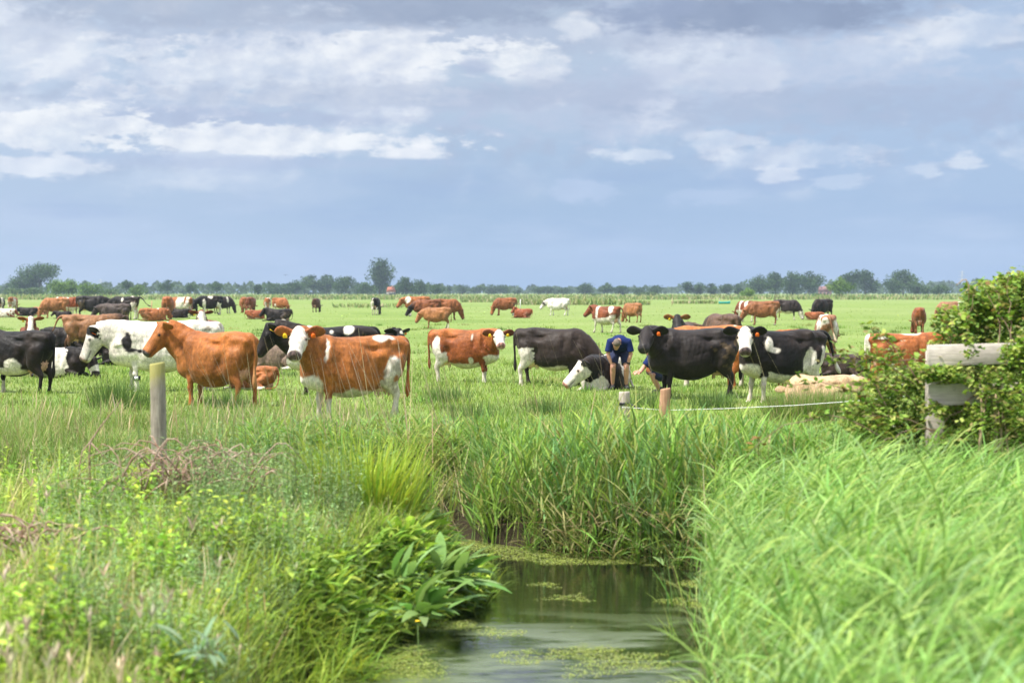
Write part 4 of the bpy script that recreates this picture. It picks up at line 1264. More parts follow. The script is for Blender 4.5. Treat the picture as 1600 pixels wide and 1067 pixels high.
# ================================================================== dead brambles, posts, fence, bush
M_TWIG = pmat('dead_twig', (.24, .14, .095), .8, .15, noise=(9, .8, (.42, .33, .26)))
def dead_heap(name, px, py, d, n_, rx, h, label, mat, seed):
    rg = np.random.default_rng(seed)
    p = at_depth(px, py, d)
    z0 = float(field(p[0], p[1]))
    o = Geo()
    for k in range(n_):
        a = rg.uniform(0, 6.28); x0 = rg.normal(0, rx * .45); y0 = rg.normal(0, .25)
        L_ = rg.uniform(.5, 1.3) * rx; hh = rg.uniform(.35, 1.1) * h
        pts = []
        for t in np.linspace(0, 1, 7):
            pts.append((x0 + cos(a) * L_ * t + rg.normal(0, .012), y0 + sin(a) * L_ * .5 * t + rg.normal(0, .012), hh * 4 * t * (1 - t * .82) * .7 + rg.normal(0, .012)))
        o.tube(pts, np.linspace(rg.uniform(.006, .014), .003, 7), 5)
    ob = o.build(name, mat, None)
    ob.location = (p[0], p[1], z0 + .2)
    tag(ob, label, 'dead stems')
    return ob
dead_heap('dead_bramble', 292, 775, 18.6, 80, .78, .62, 'heap of dead brown bramble stems at the foot of the tall post', M_TWIG, 3)
dead_heap('dead_bramble', 15, 860, 15.5, 45, .6, .28, 'smaller heap of dead brown stems at the left edge of the bank', M_TWIG, 5)
g = Geo(); g.tube([(0, 0, -.3), (-.01, 0, .1), (.0, 0, .25), (.10, 0, .40), (.26, .02, .60), (.31, .02, .68)], [.013, .011, .010, .007, .004, .002], 6)
g.tube([(0, 0, .25), (-.08, 0, .16), (-.11, .0, .0), (-.08, 0, -.2)], [.009, .007, .006, .004], 6)
g.tube([(0, 0, .25), (.12, 0, .12), (.25, .05, .0), (.4, .1, -.15)], [.008, .006, .004, .003], 6)
t_ = g.build('bent_twig', M_TWIG); p = at_depth(140, 730, 19.8); t_.location = p; tag(t_, 'forked bare twig standing left of the dead bramble heap', 'twig')
clump('yellow_plant', 345, 0, 20.4, 1100, (.25, .55), (.005, .009), [(.50, .33, .07), (.42, .33, .08), (.55, .38, .10), (.30, .27, .08)], .42, el=(35, 88), droop=(-.3, 1.0), label='wispy golden yellow plant right of the tall post', cat='plant', z=.26)

def wood_mat(name, c1, c2, scale=(1, 1, .08), top=None, topz=0):
    m = bpy.data.materials.new(name); m.use_nodes = True
    n = NT(m.node_tree); b = n.n['Principled BSDF']
    t = n.node('ShaderNodeTexCoord').outputs['Object']
    gr_ = n.noise(n.scale3(t, scale), 45, 5, .65)
    bl = n.noise(t, 4, 4, .6)
    col = n.mix(n.smooth(gr_, .35, .65), c1, c2)
    col = n.mix(n.mul(n.smooth(bl, .45, .7), .45), col, tuple(v * .55 for v in c1))
    if top is not None:
        s_ = n.node('ShaderNodeSeparateXYZ'); n.l.new(t, s_.inputs[0])
        col = n.mix(n.mul(n.smooth(n.add(s_.outputs[2], n.mul(n.sub(bl, .5), .5)), topz - .22, topz + .02), .75), col, top)
    n.put(b.inputs['Base Color'], col)
    b.inputs['Roughness'].default_value = .85; b.inputs['Specular IOR Level'].default_value = .15
    bp = n.node('ShaderNodeBump'); bp.inputs['Strength'].default_value = .6; bp.inputs['Distance'].default_value = .01
    n.l.new(gr_, bp.inputs['Height']); n.l.new(bp.outputs[0], b.inputs['Normal'])
    return m
def post(name, px, ytop, d, w, label, mat, lean=(0, 0), cap=0.0, grp=None):
    p = at_depth(px, ytop, d)
    z0 = float(field(p[0], p[1])) - .15
    h = p[2] - z0
    g = Geo(); rg = np.random.default_rng(int(px))
    n_ = 14; a = np.linspace(0, 2 * pi, n_, endpoint=False)
    pr = w * .5 * (1 + .08 * np.sin(2 * a + 1) + rg.normal(0, .03, n_))
    rings = []
    for z_ in list(np.linspace(0, h - .02, 9)) + [h]:
        k = .93 if z_ == h else 1.0
        rr = pr * (1.04 - .06 * z_ / h) * (1 + rg.normal(0, .012, n_)) * k
        zz = z_ + (cap * np.cos(a) if z_ >= h - .03 else 0)
        rings.append(np.stack([np.cos(a) * rr + lean[0] * (z_ / h), np.sin(a) * rr + lean[1] * (z_ / h), np.full(n_, z_) + (zz - z_)], 1))
    g.rings(rings)
    o = g.build(name, mat)
    o.location = (p[0] - lean[0], p[1], z0)
    if label: tag(o, label, 'fence post', grp)
    return o, h
FP = 'weathered fence posts along the ditch'
post('fence_post', 245, 567, 20.5, .150, 'tall grey wooden post with yellow lichen left of the ditch', wood_mat('lichen_post', (.23, .20, .16), (.36, .32, .26), top=(.33, .31, .07), topz=1.5), (-.03, .02), .012, FP)
ip, ih = post('fence_post', 976, 612, 27.2, .145, 'short pale post stub with black insulator strap in the reeds', wood_mat('pale_post', (.36, .31, .25), (.50, .45, .38)), (.0, 0), .004, FP)
post('fence_post', 1040, 607, 27.0, .135, 'short leaning orange brown stake in front of the plain black cow', wood_mat('brown_post', (.34, .19, .11), (.48, .29, .18)), (.035, 0), .010, FP)
g = Geo(); a = np.linspace(0, 2 * pi, 17)[:-1]
g.rings([np.stack([np.cos(a) * r_, np.sin(a) * r_, np.full(16, z_)], 1) for z_, r_ in ((ih - .18, .076), (ih - .175, .083), (ih - .15, .083), (ih - .145, .076))])
g.tube([(.06, -.06, ih - .16), (.14, -.07, ih - .20), (.20, -.05, ih - .23)], [.012, .016, .012], 8)
g.tube([(-.06, -.06, ih - .16), (-.11, -.07, ih - .19)], [.014, .018], 8)
g.build('insulator', pmat('black_plastic', (.02, .02, .022), .4), ip)
g = Geo()
pts = [at_depth(px, py, d) for px, py, d in ((972, 636, 27.1), (1040, 641, 27.0), (1130, 638.5, 26.6), (1240, 633.5, 26.0), (1330, 627, 25.2), (1420, 619, 24.6))]
g.tube(pts, .004, 6)
wr = g.build('fence_wire', pmat('white_rope', (.75, .76, .76), .6)); tag(wr, 'thin white electric fence rope running right from the short posts', 'fence wire')

# board fence in the bushes
M_BOARD = wood_mat('silver_board', (.50, .43, .38), (.68, .60, .54), scale=(.08, 1, 1))
fo = empty('board_fence', tuple(at_depth(1455, 700, 18.6) * (1, 1, 0)))
tag(fo, 'weathered grey board fence end half swallowed by brambles', 'fence')
X0 = fo.location.x
def board(name, px0, px1, y0, y1, d, th, bev=.004):
    a, b_ = at_depth(px0, y0, d), at_depth(px1, y1, d)
    g = Geo(); cx, cz = (a[0] + b_[0]) / 2 - X0, (a[2] + b_[2]) / 2
    g.box(0, 0, 0, b_[0] - a[0], th, a[2] - b_[2], jit=.004)
    o = g.build(name, M_BOARD, fo, smooth=False, bevel=bev)
    o.location = (cx, d - 18.6, cz); return o
board('rail', 1445, 1640, 537, 569, 18.50, .045).rotation_euler = (0, R(-1.0), R(9))
board('rail', 1447, 1640, 599, 631, 18.52, .045).rotation_euler = (0, R(-.6), R(9))
b1 = board('post', 1448, 1474, 548, 716, 18.68, .13)

# ---- bramble bush
rgb_ = np.random.default_rng(21)
BR = [(.17, .29, .045), (.23, .35, .06), (.115, .21, .035), (.31, .40, .07), (.36, .42, .11), (.27, .24, .09)]
def bush_leaves(blobs, n_, size, pal, seed):
    rg = np.random.default_rng(seed)
    tot = np.array([b_[5] for b_ in blobs], float); tot /= tot.sum()
    parts = []
    for b_, fr_ in zip(blobs, tot):
        px, py, d, rx, ry = b_[:5]
        m_ = int(n_ * fr_)
        c_ = at_depth(px, py, d); s_ = F_PX / d
        v = rg.normal(size=(m_, 3)); v /= np.linalg.norm(v, axis=1)[:, None]
        v *= (rg.random(m_) ** .28)[:, None]
        lump = 1 + .25 * wavefield(v * 2 + px, .6, seed + 3, 3)
        p = c_ + v * lump[:, None] * np.array([rx / s_, min(.75, rx / s_), ry / s_])
        k = wavefield(p, 1.4, seed, 3)
        keep = k + rg.normal(0, .3, m_) > -.55
        p = p[keep]; m_ = len(p); k = k[keep]
        g0 = field(p[:, 0], p[:, 1]); p[:, 2] = np.maximum(p[:, 2], g0 + .03)
        pc = np.array(pal)[rg.choice(len(pal), m_)] * (1 + .22 * k)[:, None] * (1 + rg.normal(0, .15, (m_, 1)))
        az_ = np.arctan2(v[keep][:, 1], v[keep][:, 0]) + rg.normal(0, 1.0, m_)
        for q_ in range(2):      # small groups of leaflets
            parts.append(blades(p + rg.normal(0, .02, (m_, 3)), az_ + (q_ - .5) * 1.3 + rg.normal(0, .4, m_), rg.uniform(-.3, .9, m_), rg.uniform(*size, m_), rg.uniform(.2, 1.0, m_), rg.uniform(*size, m_) * .72, pc * (1 + rg.normal(0, .1, (m_, 1))), roll=rg.normal(0, .5, m_), prof=(.25, 1, .85, .06)))
    return parts
blobs = [(1610, 525, 19.6, 115, 75, 5), (1590, 625, 19.5, 140, 75, 6), (1425, 640, 19.2, 95, 48, 3), (1500, 682, 19.0, 130, 36, 2.5), (1530, 560, 19.6, 70, 55, 2.5), (1362, 662, 18.8, 55, 34, 1.2),
         (1585, 458, 19.6, 50, 24, 1.2), (1535, 492, 19.4, 34, 28, .9), (1485, 505, 19.2, 26, 26, .5), (1465, 585, 18.95, 50, 22, .6), (1395, 590, 19.0, 50, 30, .5), (1375, 555, 19.0, 34, 18, .14), (1700, 560, 19.8, 110, 120, 4), (1545, 600, 18.25, 45, 26, .5), (1518, 545, 18.3, 9, 20, .08), (1545, 660, 18.2, 50, 34, .7), (1625, 550, 18.2, 42, 34, .9), (1480, 584, 18.4, 36, 12, .5), (1585, 612, 18.2, 66, 24, .9), (1610, 650, 18.1, 70, 40, .9), (1500, 545, 19.3, 50, 30, .7), (1560, 480, 19.4, 60, 36, 1.4), (1600, 445, 19.5, 40, 24, .8), (1515, 462, 19.2, 10, 20, .12), (1458, 584, 18.3, 20, 10, .34), (1462, 643, 18.3, 20, 9, .28), (1490, 690, 18.3, 24, 20, .4), (1598, 552, 18.25, 32, 20, .6)]
bo = empty('bramble_bush', tuple(at_depth(1540, 700, 19.2) * (1, 1, 0))); bo.location.z = 0
tag(bo, 'dense bramble bush growing over the board fence at the right edge', 'bush')
def kid(o): o.parent = bo; o.location = -Vector(bo.location); return o
lv = stuff('foliage', bush_leaves(blobs, 23000, (.024, .072), BR, 5), kind=None); kid(lv)
# canes, arching sprays and dead stems
g = Geo()
rg = np.random.default_rng(77)
sprays = []
def cane(p0, p1, sag, r0, leafy=0):
    p0, p1 = np.array(p0), np.array(p1)
    pts = [p0 + (p1 - p0) * t + np.array([0, 0, sag * 4 * t * (1 - t)]) + rg.normal(0, .012, 3) for t in np.linspace(0, 1, 8)]
    g.tube(pts, np.linspace(r0, r0 * .35, 8), 6)
    for k in range(leafy):
        t = rg.uniform(.25, 1); i = min(int(t * 7), 6)
        sprays.append(pts[i] + (pts[i + 1] - pts[i]) * (t * 7 - i) + rg.normal(0, .025, 3))
D = 18.7
for (a, b_, sag, r_, lf) in (((1420, 690, D), (1235, 600, 18.6), .22, .009, 26), ((1400, 660, D), (1290, 560, 18.8), .20, .008, 22), ((1390, 690, 18.3), (1160, 712, 18.2), .28, .007, 16), ((1440, 600, D), (1345, 512, 18.9), .12, .008, 16),
                             ((1560, 640, 18.4), (1400, 560, 18.6), .12, .011, 10), ((1500, 700, 18.3), (1420, 672, 18.2), .07, .014, 2), ((1420, 672, 18.2), (1345, 715, 18.2), .02, .010, 0), ((1570, 590, D), (1470, 668, 18.2), .05, .010, 0),
                             ((1600, 560, D), (1530, 440, 19.0), .02, .006, 14), ((1625, 560, D), (1600, 430, 19.0), .02, .006, 14), ((1505, 560, D), (1522, 448, 18.9), 0, .006, 16), ((1480, 690, 18.2), (1350, 650, 18.1), .1, .007, 8), ((1430, 600, D), (1300, 545, 18.7), .08, .006, 14), ((1560, 540, D), (1560, 436, 19.1), .0, .006, 14), ((1580, 540, D), (1575, 428, 19.1), .02, .006, 16), ((1490, 560, D), (1478, 500, 18.9), 0, .006, 8), ((1440, 640, D), (1335, 600, 18.6), .1, .007, 18)):
    cane(at_depth(*a), at_depth(*b_), sag, r_, lf)
cn = g.build('canes', pmat('bramble_cane', (.16, .095, .06), .7, .2, noise=(7, .7, (.30, .22, .16)))); kid(cn)
sp_ = np.array(sprays); m_ = len(sp_)
pp = []
for q_ in range(3):
    pp.append(blades(sp_ + rg.normal(0, .015, (m_, 3)), rg.uniform(0, 6.28, m_), rg.uniform(-.2, 1, m_), rg.uniform(.05, .085, m_), rg.uniform(.2, .9, m_), rg.uniform(.03, .055, m_), tint(m_, BR + [(.22, .14, .05)]), roll=rg.normal(0, .5, m_), prof=(.25, 1, .85, .06)))
kid(stuff('spray_leaves', pp, kind=None))
g = Geo()
for k in range(13):
    px = rg.uniform(1528, 1608); yb = rg.uniform(720, 745); yt = rg.uniform(610, 690)
    p0, p1 = at_depth(px, yb, 18.0), at_depth(px + rg.normal(0, 14), yt, 18.1)
    g.tube([p0, (p0 + p1) / 2 + rg.normal(0, .02, 3), p1], [.011, .010, .006], 6)
g.tube([at_depth(1514, 470, 18.9), at_depth(1513, 445, 18.9), at_depth(1509, 437, 18.9), at_depth(1503, 438, 18.9), at_depth(1494, 446, 18.9)], [.008, .007, .007, .006, .003], 6)
kid(tag(g.build('dead_stems', pmat('straw_stem', (.42, .31, .2), .8, .15, noise=(6, .5, (.3, .2, .12)))), kind='stuff'))
pw = []
m_ = 26
ctr = np.array([at_depth(rg.uniform(1380, 1600), rg.uniform(520, 680), rg.uniform(18.3, 18.7)) for _ in range(m_)])
for q_ in range(4):
    pw.append(blades(ctr, np.full(m_, q_ * 1.57), np.full(m_, .5), np.full(m_, .016), np.full(m_, .3), np.full(m_, .016), np.tile((.75, .72, .70), (m_, 1)), prof=(.4, 1, .5)))
kid(stuff('blossom', pw, kind=None))

# ================================================================== far side of the meadow
parts = []
for (d0, d1, p0, p1, nn, h0, h1) in ((318, 335, 800, 1015, 2600, .7, 1.15), (350, 372, 1050, 1120, 700, .5, .8), (400, 430, 720, 830, 900, .6, 1.0), (520, 620, -60, 1700, 6500, .9, 1.5), (700, 900, -60, 1700, 7000, 1.0, 1.8), (260, 300, 520, 720, 500, .4, .7)):
    x, y = frustum_pts(nn, d0, d1, p0, p1)
    f = wavefield(np.column_stack([x, y]), .03, 8, 3)
    s_ = d0 / 330
    parts.append(blades(np.column_stack([x, y, np.zeros(nn)]), U(0, 6.28, nn), R(1) * U(60, 90, nn), U(h0, h1, nn) * .72 * (1 + .45 * f), U(.1, .8, nn), U(.12, .26, nn) * s_, tint(nn, [(.13, .20, .06), (.18, .24, .085), (.25, .27, .12), (.32, .30, .17)]) * (1 + .2 * f)[:, None], prof=(1, 1, .6)))
stuff('reed_fringe', parts, label='rough reed fringe along far field ditches', cat='reeds')

M_TRUNK = pmat('bark', (.10, .085, .065), .9, .1)
def tree(px, top, hw, d, label, base=None, pal=((.045, .092, .026), (.062, .115, .030), (.032, .068, .022)), n_=900, cat='tree', low=.22, clumps=12, name='tree', gaps=.0, group=None):
    rg = np.random.default_rng(int(px * 31 + top))
    s_ = F_PX / d
    x0 = (px - 800) / s_
    H_ = CAM_Z - (top - HOR) / s_
    hw = hw * 1.34
    n_ = int(n_ * 2.0)
    clumps = int(clumps * 1.4)
    Rw = hw / s_
    o = empty(name, (x0, d, 0)); tag(o, label, cat, group)
    g = Geo()
    r0 = max(.12, H_ * .022)
    g.tube([(0, 0, -.3), (rg.normal(0, .1), 0, H_ * .25), (rg.normal(0, .2), 0, H_ * .5), (rg.normal(0, .3), 0, H_ * .8)], [r0, r0 * .8, r0 * .55, r0 * .2], 7)
    for k in range(6):
        a = rg.uniform(0, 6.28); z_ = H_ * rg.uniform(.25, .55)
        g.tube([(0, 0, z_), (cos(a) * Rw * .35, sin(a) * Rw * .3, z_ + H_ * .12), (cos(a) * Rw * .7, sin(a) * Rw * .6, z_ + H_ * .25)], [r0 * .4, r0 * .28, r0 * .1], 5)
    g.build('trunk', M_TRUNK, o)
    ctr, rad = [], []
    zc, zr = H_ * (1 + low) / 2, H_ * (1 - low) / 2
    for k in range(clumps):
        v = rg.normal(size=3); v /= np.linalg.norm(v); v *= rg.random() ** .5 * .72
        ctr.append((v[0] * Rw, v[1] * Rw, zc + v[2] * zr)); rad.append(rg.uniform(.34, .56))
    ctr.append((0, 0, zc + zr * .62)); rad.append(.36)
    ctr = np.array(ctr); rad = np.array(rad)
    w_ = rad ** 2; idx = rg.choice(len(ctr), n_, p=w_ / w_.sum())
    v = rg.normal(size=(n_, 3)); v /= np.linalg.norm(v, axis=1)[:, None]; v *= (rg.random(n_) ** .4)[:, None]
    p = ctr[idx] + v * rad[idx][:, None] * np.array([Rw, Rw, max(zr, Rw * .7)])
    p[:, 2] = np.where(p[:, 2] > H_ * 1.02, H_ * rg.uniform(.8, 1.0, n_), p[:, 2])
    p[:, 2] = np.where(p[:, 2] < H_ * low * .5, H_ * (low * .5 + rg.uniform(0, .25, n_)), p[:, 2])
    size = np.sqrt(Rw * zr) * 1.9 / np.sqrt(n_) * rg.uniform(.8, 1.7, n_)
    cc = np.array(pal)[rg.choice(len(pal), len(ctr))][idx] * (1 + rg.normal(0, .18, (n_, 1)))
    nrm = v + rg.normal(0, .6, (n_, 3)); nrm /= np.linalg.norm(nrm, axis=1)[:, None] + 1e-9
    t1 = np.cross(nrm, rg.normal(size=(n_, 3))); t1 /= np.linalg.norm(t1, axis=1)[:, None] + 1e-9
    t2 = np.cross(nrm, t1)
    V_ = np.stack([p + size[:, None] * (t1 * a + t2 * b_) for a, b_ in ((-1, -.4), (.2, -1), (1, .3), (-.3, 1))], 1).reshape(-1, 3)
    stuff('crown', [(V_, np.arange(n_ * 4).reshape(-1, 4), np.repeat(cc.clip(.01, .6), 4, 0))], parent=o, kind=None)
    return o
PG = ((.105, .185, .040), (.13, .21, .05), (.085, .15, .035))
GT = 'trees along the far side of the meadow'
for a in ((62, 410, 30, 1150, 'broad rounded tree, tallest at the left end', 1700, .16), (34, 428, 20, 1150, 'lower shoulder tree left of the broad rounded tree', 900, .1),
          (197, 436, 10, 1000, 'slim tree behind the black cow with its tail out', 500, .2), (262, 438, 11, 1050, 'small flat-topped tree above the red cow seen from behind', 500, .3), (298, 441, 11, 1050, 'small round tree above the red and white cow', 500, .2),
          (338, 440, 11, 1050, 'small tree above the black and white pair', 500, .35), (402, 443, 8, 1000, 'bushy tree above the two rust cows seen from behind', 400, .05), (462, 436, 11, 1200, 'pale tree left of the dome-shaped grove', 450, .15),
          (436, 443, 22, 1250, 'low wide tree behind the bushy one', 500, .05), (489, 427, 17, 1300, 'left tree of the dome-shaped grove', 900, .1), (511, 427, 17, 1300, 'right tree of the dome-shaped grove', 900, .1), (541, 430, 16, 1150, 'dense tree right of the dome-shaped grove', 900, .06),
          (593, 404, 21, 1200, 'tallest tree of the skyline, oval crown', 1800, -.12), (571, 441, 15, 1150, 'low tree at the foot of the tallest tree', 600, .02), (613, 446, 10, 1180, 'low bush-like tree by the red roof', 300, .02), (634, 432, 14, 1100, 'dark tree right of the red roof', 900, .04), (655, 437, 17, 1100, 'broad dark tree next in line from the red roof', 900, .04),
          (683, 443, 10, 1050, 'rounded green tree standing free of the dark pair', 450, .1), (703, 446, 5, 1400, 'thin pale tree in the gap', 200, .1), (722, 444, 11, 1500, 'blue green tree right of the gap', 400, .1), (746, 446, 10, 1500, 'small blue green tree above the grazing brown cow', 300, .1),
          (768, 445, 14, 1500, 'wide blue green tree above the grazing brown cow', 450, .1), (788, 445, 11, 1500, 'blue green tree above the lying rust cow', 400, .1), (808, 453, 6, 1300, 'tiny round tree right of the blue green row', 200, .1),
          (842, 447, 10, 1400, 'small tree above the white cow', 300, .1), (858, 446, 9, 1400, 'second small tree above the white cow, right of the first', 300, .1), (880, 450, 12, 1400, 'low tree right of the pair above the white cow', 300, .05), (915, 442, 15, 1300, 'broad tree above the walking spotted cow', 650, .08),
          (948, 441, 11, 1300, 'upright tree above the orange cow', 500, .08), (970, 447, 12, 1300, 'low tree above the orange cow, right of the upright one', 350, .05), (1000, 449, 12, 1300, 'low tree in the middle of the gap', 350, .05), (1022, 446, 14, 1250, 'wide low tree over the dark lying cow', 450, .05),
          (1075, 440, 10, 1150, 'ragged tree left of the bright round bush', 450, .05), (1092, 441, 9, 1150, 'ragged thin-topped tree over the teal boat', 400, .05), (1112, 441, 9, 1150, 'ragged tree right of the one over the teal boat', 400, .05), (1135, 443, 11, 1150, 'ragged low tree near the bright round bush', 450, .05), (1152, 443, 8, 1150, 'ragged tree touching the tall grove', 350, .05),
          (1186, 427, 18, 1100, 'left tree of the tall grove', 1000, .06), (1212, 425, 17, 1120, 'second tree of the tall grove from the left', 1000, .06), (1238, 424, 17, 1100, 'third tree of the tall grove from the left', 1000, .06), (1264, 422, 19, 1090, 'right and highest tree of the tall grove', 1100, .06),
          (1325, 425, 16, 1150, 'tree rising behind the bright green round tree', 800, .06), (1352, 421, 22, 1150, 'wide tall tree right of the bright green round tree', 1200, .06), (1411, 422, 19, 1150, 'open-topped tree with a gap in its crown', 800, .3), (1396, 434, 16, 1130, 'lower left neighbour of the open-topped tree', 700, .04),
          (1428, 436, 14, 1130, 'lower right neighbour of the open-topped tree', 600, .04), (1445, 446, 7, 1080, 'small round bush-tree on the far right edge of the field', 250, .03), (1470, 445, 14, 1080, 'dark low tree right of the open-topped tree', 500, .03)):
    tree(a[0], a[1], a[2], a[3], a[4], n_=a[5], low=a[6], group=GT)
for a in ((88, 437, 17, 760, 'fresh green tree behind the red and white patched cow', 700), (107, 435, 15, 790, 'taller fresh green tree above the black cow', 600), (140, 441, 17, 760, 'fresh green bushy tree above the black cows', 700), (218, 446, 13, 720, 'fresh green small tree right of the slim tree', 500), (1311, 431, 18, 700, 'bright green round tree standing alone in the field', 1300)):
    tree(a[0], a[1], a[2], a[3], a[4], n_=a[5], pal=PG, low=.03, group=GT)
tree(1168, 449, 10, 620, 'bright round bush in the field near the tall grove', n_=600, pal=((.14, .24, .05), (.17, .27, .06)), low=.02, cat='bush', name='round_bush', clumps=6)
for k, (px, top, hw, lb) in enumerate(((20, 451, 18, 'grey green bush at the far left edge'), (50, 450, 20, 'grey green bush under the broad rounded tree'), (170, 452, 18, 'low bush between the fresh green trees'), (1010, 457, 20, 'low bush on the field edge above the dark lying cow'), (930, 459, 14, 'low bush above the walking spotted cow'), (1275, 459, 14, 'low scrub bush left of the bright green round tree'))):
    tree(px, top, hw, 850, lb, n_=350, pal=((.07, .12, .045), (.09, .14, .055)), low=.0, cat='bush', name='field_bush', clumps=7, group='bushes along the field edge')
# far woods that read as one mass
n_ = 15000
parts = []
for (p0, p1, d0, d1, h0, h1, nn, seed) in ((-80, 480, 1500, 1650, 4, 12.0, 5200, 1), (440, 700, 1500, 1600, 4, 11, 2600, 2), (680, 1180, 1900, 2200, 3, 10, 4200, 3), (1150, 1480, 1700, 1900, 5, 13, 3400, 4), (1440, 1720, 2300, 2600, 8, 18, 3200, 5), (-80, 60, 2600, 2800, 6, 13, 700, 6)):
    rg = np.random.default_rng(seed)
    y = rg.uniform(d0, d1, nn); px = rg.uniform(p0, p1, nn); x = (px - 800) / F_PX * y
    hh = h0 + (h1 - h0) * (.5 + .5 * wavefield(px[:, None] / 40.0, 1.0, seed + 60, 4)).clip(0, 1)
    z = hh * rg.random(nn) ** .7
    p = np.column_stack([x, y, z]); sz_ = rg.uniform(.8, 1.7, nn) * d0 / 1800
    nr = rg.normal(size=(nn, 3)); nr[:, 1] -= .8; nr[:, 2] += .5; nr /= np.linalg.norm(nr, axis=1)[:, None]
    t1 = np.cross(nr, rg.normal(size=(nn, 3))); t1 /= np.linalg.norm(t1, axis=1)[:, None]; t2 = np.cross(nr, t1)
    V_ = np.stack([p + sz_[:, None] * (t1 * a + t2 * b_) for a, b_ in ((-1, -.4), (.2, -1), (1, .3), (-.3, 1))], 1).reshape(-1, 3)
    cc = np.array([(.05, .085, .032), (.06, .10, .04), (.04, .07, .03)])[rg.choice(3, nn)] * (1 + rg.normal(0, .15, (nn, 1)))
    parts.append((V_, np.arange(nn * 4).reshape(-1, 4), np.repeat(cc.clip(.01, .5), 4, 0)))
stuff('far_woods', parts, label='distant hazy woodland along the horizon', cat='woodland')

# houses half hidden in the trees
def house(px, ybase, d, w_, h_, roof_h, label, roofc, wallc, rz=.3):
    x0 = (px - 800) / F_PX * d
    o = empty('farm_house', (x0, d, 0), rz); tag(o, label, 'house')
    g = Geo(); g.box(0, 0, h_ / 2, w_, w_ * .6, h_); wl = g.build('wall', pmat('house_wall', wallc, .8), o, smooth=False)
    g = Geo()
    hw_, hd = w_ * .54, w_ * .35
    g.rings([np.array([(sx_ * hw_, -hd, h_ + .01), (sx_ * hw_, hd, h_ + .01), (sx_ * hw_ * .86, 0.05, h_ + roof_h), (sx_ * hw_ * .86, -0.05, h_ + roof_h)]) for sx_ in (-1, 1)])
    rf = g.build('roof', pmat('roof_tiles', roofc, .8, noise=(3, .4, tuple(v * .6 for v in roofc))), o, smooth=False)
    g = Geo(); g.box(w_ * .2, 0, h_ + roof_h, .8, .8, 1.6); g.build('chimney', pmat('chimney_brick', (.25, .14, .1), .9), rf, smooth=False)
    for k in (-.3, 0, .3):
        g = Geo(); g.box(w_ * k, -w_ * .3 - .02, h_ * .5, 1.1, .08, 1.2); g.build('window', pmat('window_glass', (.05, .06, .07), .1, .5), wl, smooth=False)
house(611, 458, 1175, 4.6, 2.0, 3.0, 'farmhouse with orange red roof among the trees', (.40, .14, .085), (.3, .28, .25), .5)
house(1289, 458, 1130, 7, 2.6, 2.6, 'dull red house beside the tall grove', (.22, .12, .12), (.35, .22, .2), -.3)

# small boat on the far ditch
p = at_depth(1132, 474.5, 345); o = Geo()
rings = []
for x_, wd, zt in ((-1.0, .45, .42), (-.95, .5, .42), (-.3, .55, .38), (.4, .5, .40), (.85, .25, .48), (1.0, .03, .55)):
    rings.append(np.array([(x_, -wd, zt), (x_, -wd * .7, .02), (x_, wd * .7, .02), (x_, wd, zt), (x_, wd * .86, zt), (x_, wd * .6, .12), (x_, -wd * .6, .12), (x_, -wd * .86, zt)]))
o.rings(rings)
b_ = o.build('rowing_boat', pmat('teal_paint', (.015, .33, .30), .5), smooth=False); b_.location = (p[0], p[1], 0); tag(b_, 'small teal boat lying at the far field ditch', 'boat')
# thin marker posts in the field
for px, yt, d, h_, col_, lb in ((237, 470, 190, 1.25, (.42, .24, .15), 'thin brown stake right of the black cow with its tail out'), (813, 468, 240, 1.2, (.7, .7, .7), 'thin pale stake above the lying rust cow'), (1124, 468, 345, 1.1, (.35, .33, .3), 'thin grey stake beside the teal boat'), (1050, 470, 300, 1.2, (.45, .34, .22), 'thin straw coloured stake above the dark lying cow')):
    g = Geo(); g.tube([(0, 0, -.2), (0, 0, h_ * .5), (.02, 0, h_)], [.05, .05, .04], 7)
    o = g.build('field_stake', pmat('stake_paint', col_, .8)); o.location = ((px - 800) / F_PX * d, d, 0); tag(o, lb, 'stake', 'thin stakes in the far field')
# power pylons on the horizon
M_STEEL = pmat('galvanised_steel', (.34, .36, .38), .6, .3)
def pylon(px, d, H_, label):
    o = Geo()
    for sx_, sy_ in ((1, 1), (1, -1), (-1, 1), (-1, -1)):
        o.tube([(sx_ * 3.2, sy_ * 3.2, 0), (sx_ * 1.1, sy_ * 1.1, H_ * .6), (sx_ * .5, sy_ * .5, H_)], .16, 4)
    for k in range(9):
        z0, z1 = H_ * k / 9, H_ * (k + 1) / 9
        w0 = np.interp(z0 / H_, [0, .6, 1], [3.2, 1.1, .5]); w1 = np.interp(z1 / H_, [0, .6, 1], [3.2, 1.1, .5])
        for s_ in (1, -1):
            o.tube([(-s_ * w0, -w0, z0), (s_ * w1, -w1, z1)], .1, 4); o.tube([(-s_ * w0, w0, z0), (s_ * w1, w1, z1)], .1, 4)
    for z_, a in ((.62, 6.5), (.78, 5.5), (.92, 4.5)):
        o.tube([(-a, 0, H_ * z_), (0, 0, H_ * z_ + 1.2), (a, 0, H_ * z_)], .18, 4); o.tube([(-a, 0, H_ * z_), (a, 0, H_ * z_)], .15, 4)
    p = o.build('power_pylon', M_STEEL, None, smooth=False); p.location = ((px - 800) / F_PX * d, d, 0); tag(p, label, 'pylon')
pylon(1503, 3000, 34, 'faint lattice pylon on the right horizon')
pylon(158, 3150, 22, 'faint lattice pylon above the fresh green trees on the left')
g = Geo()
g.ball((0, 0, 0), (.06, .16, .06), 8, 6)
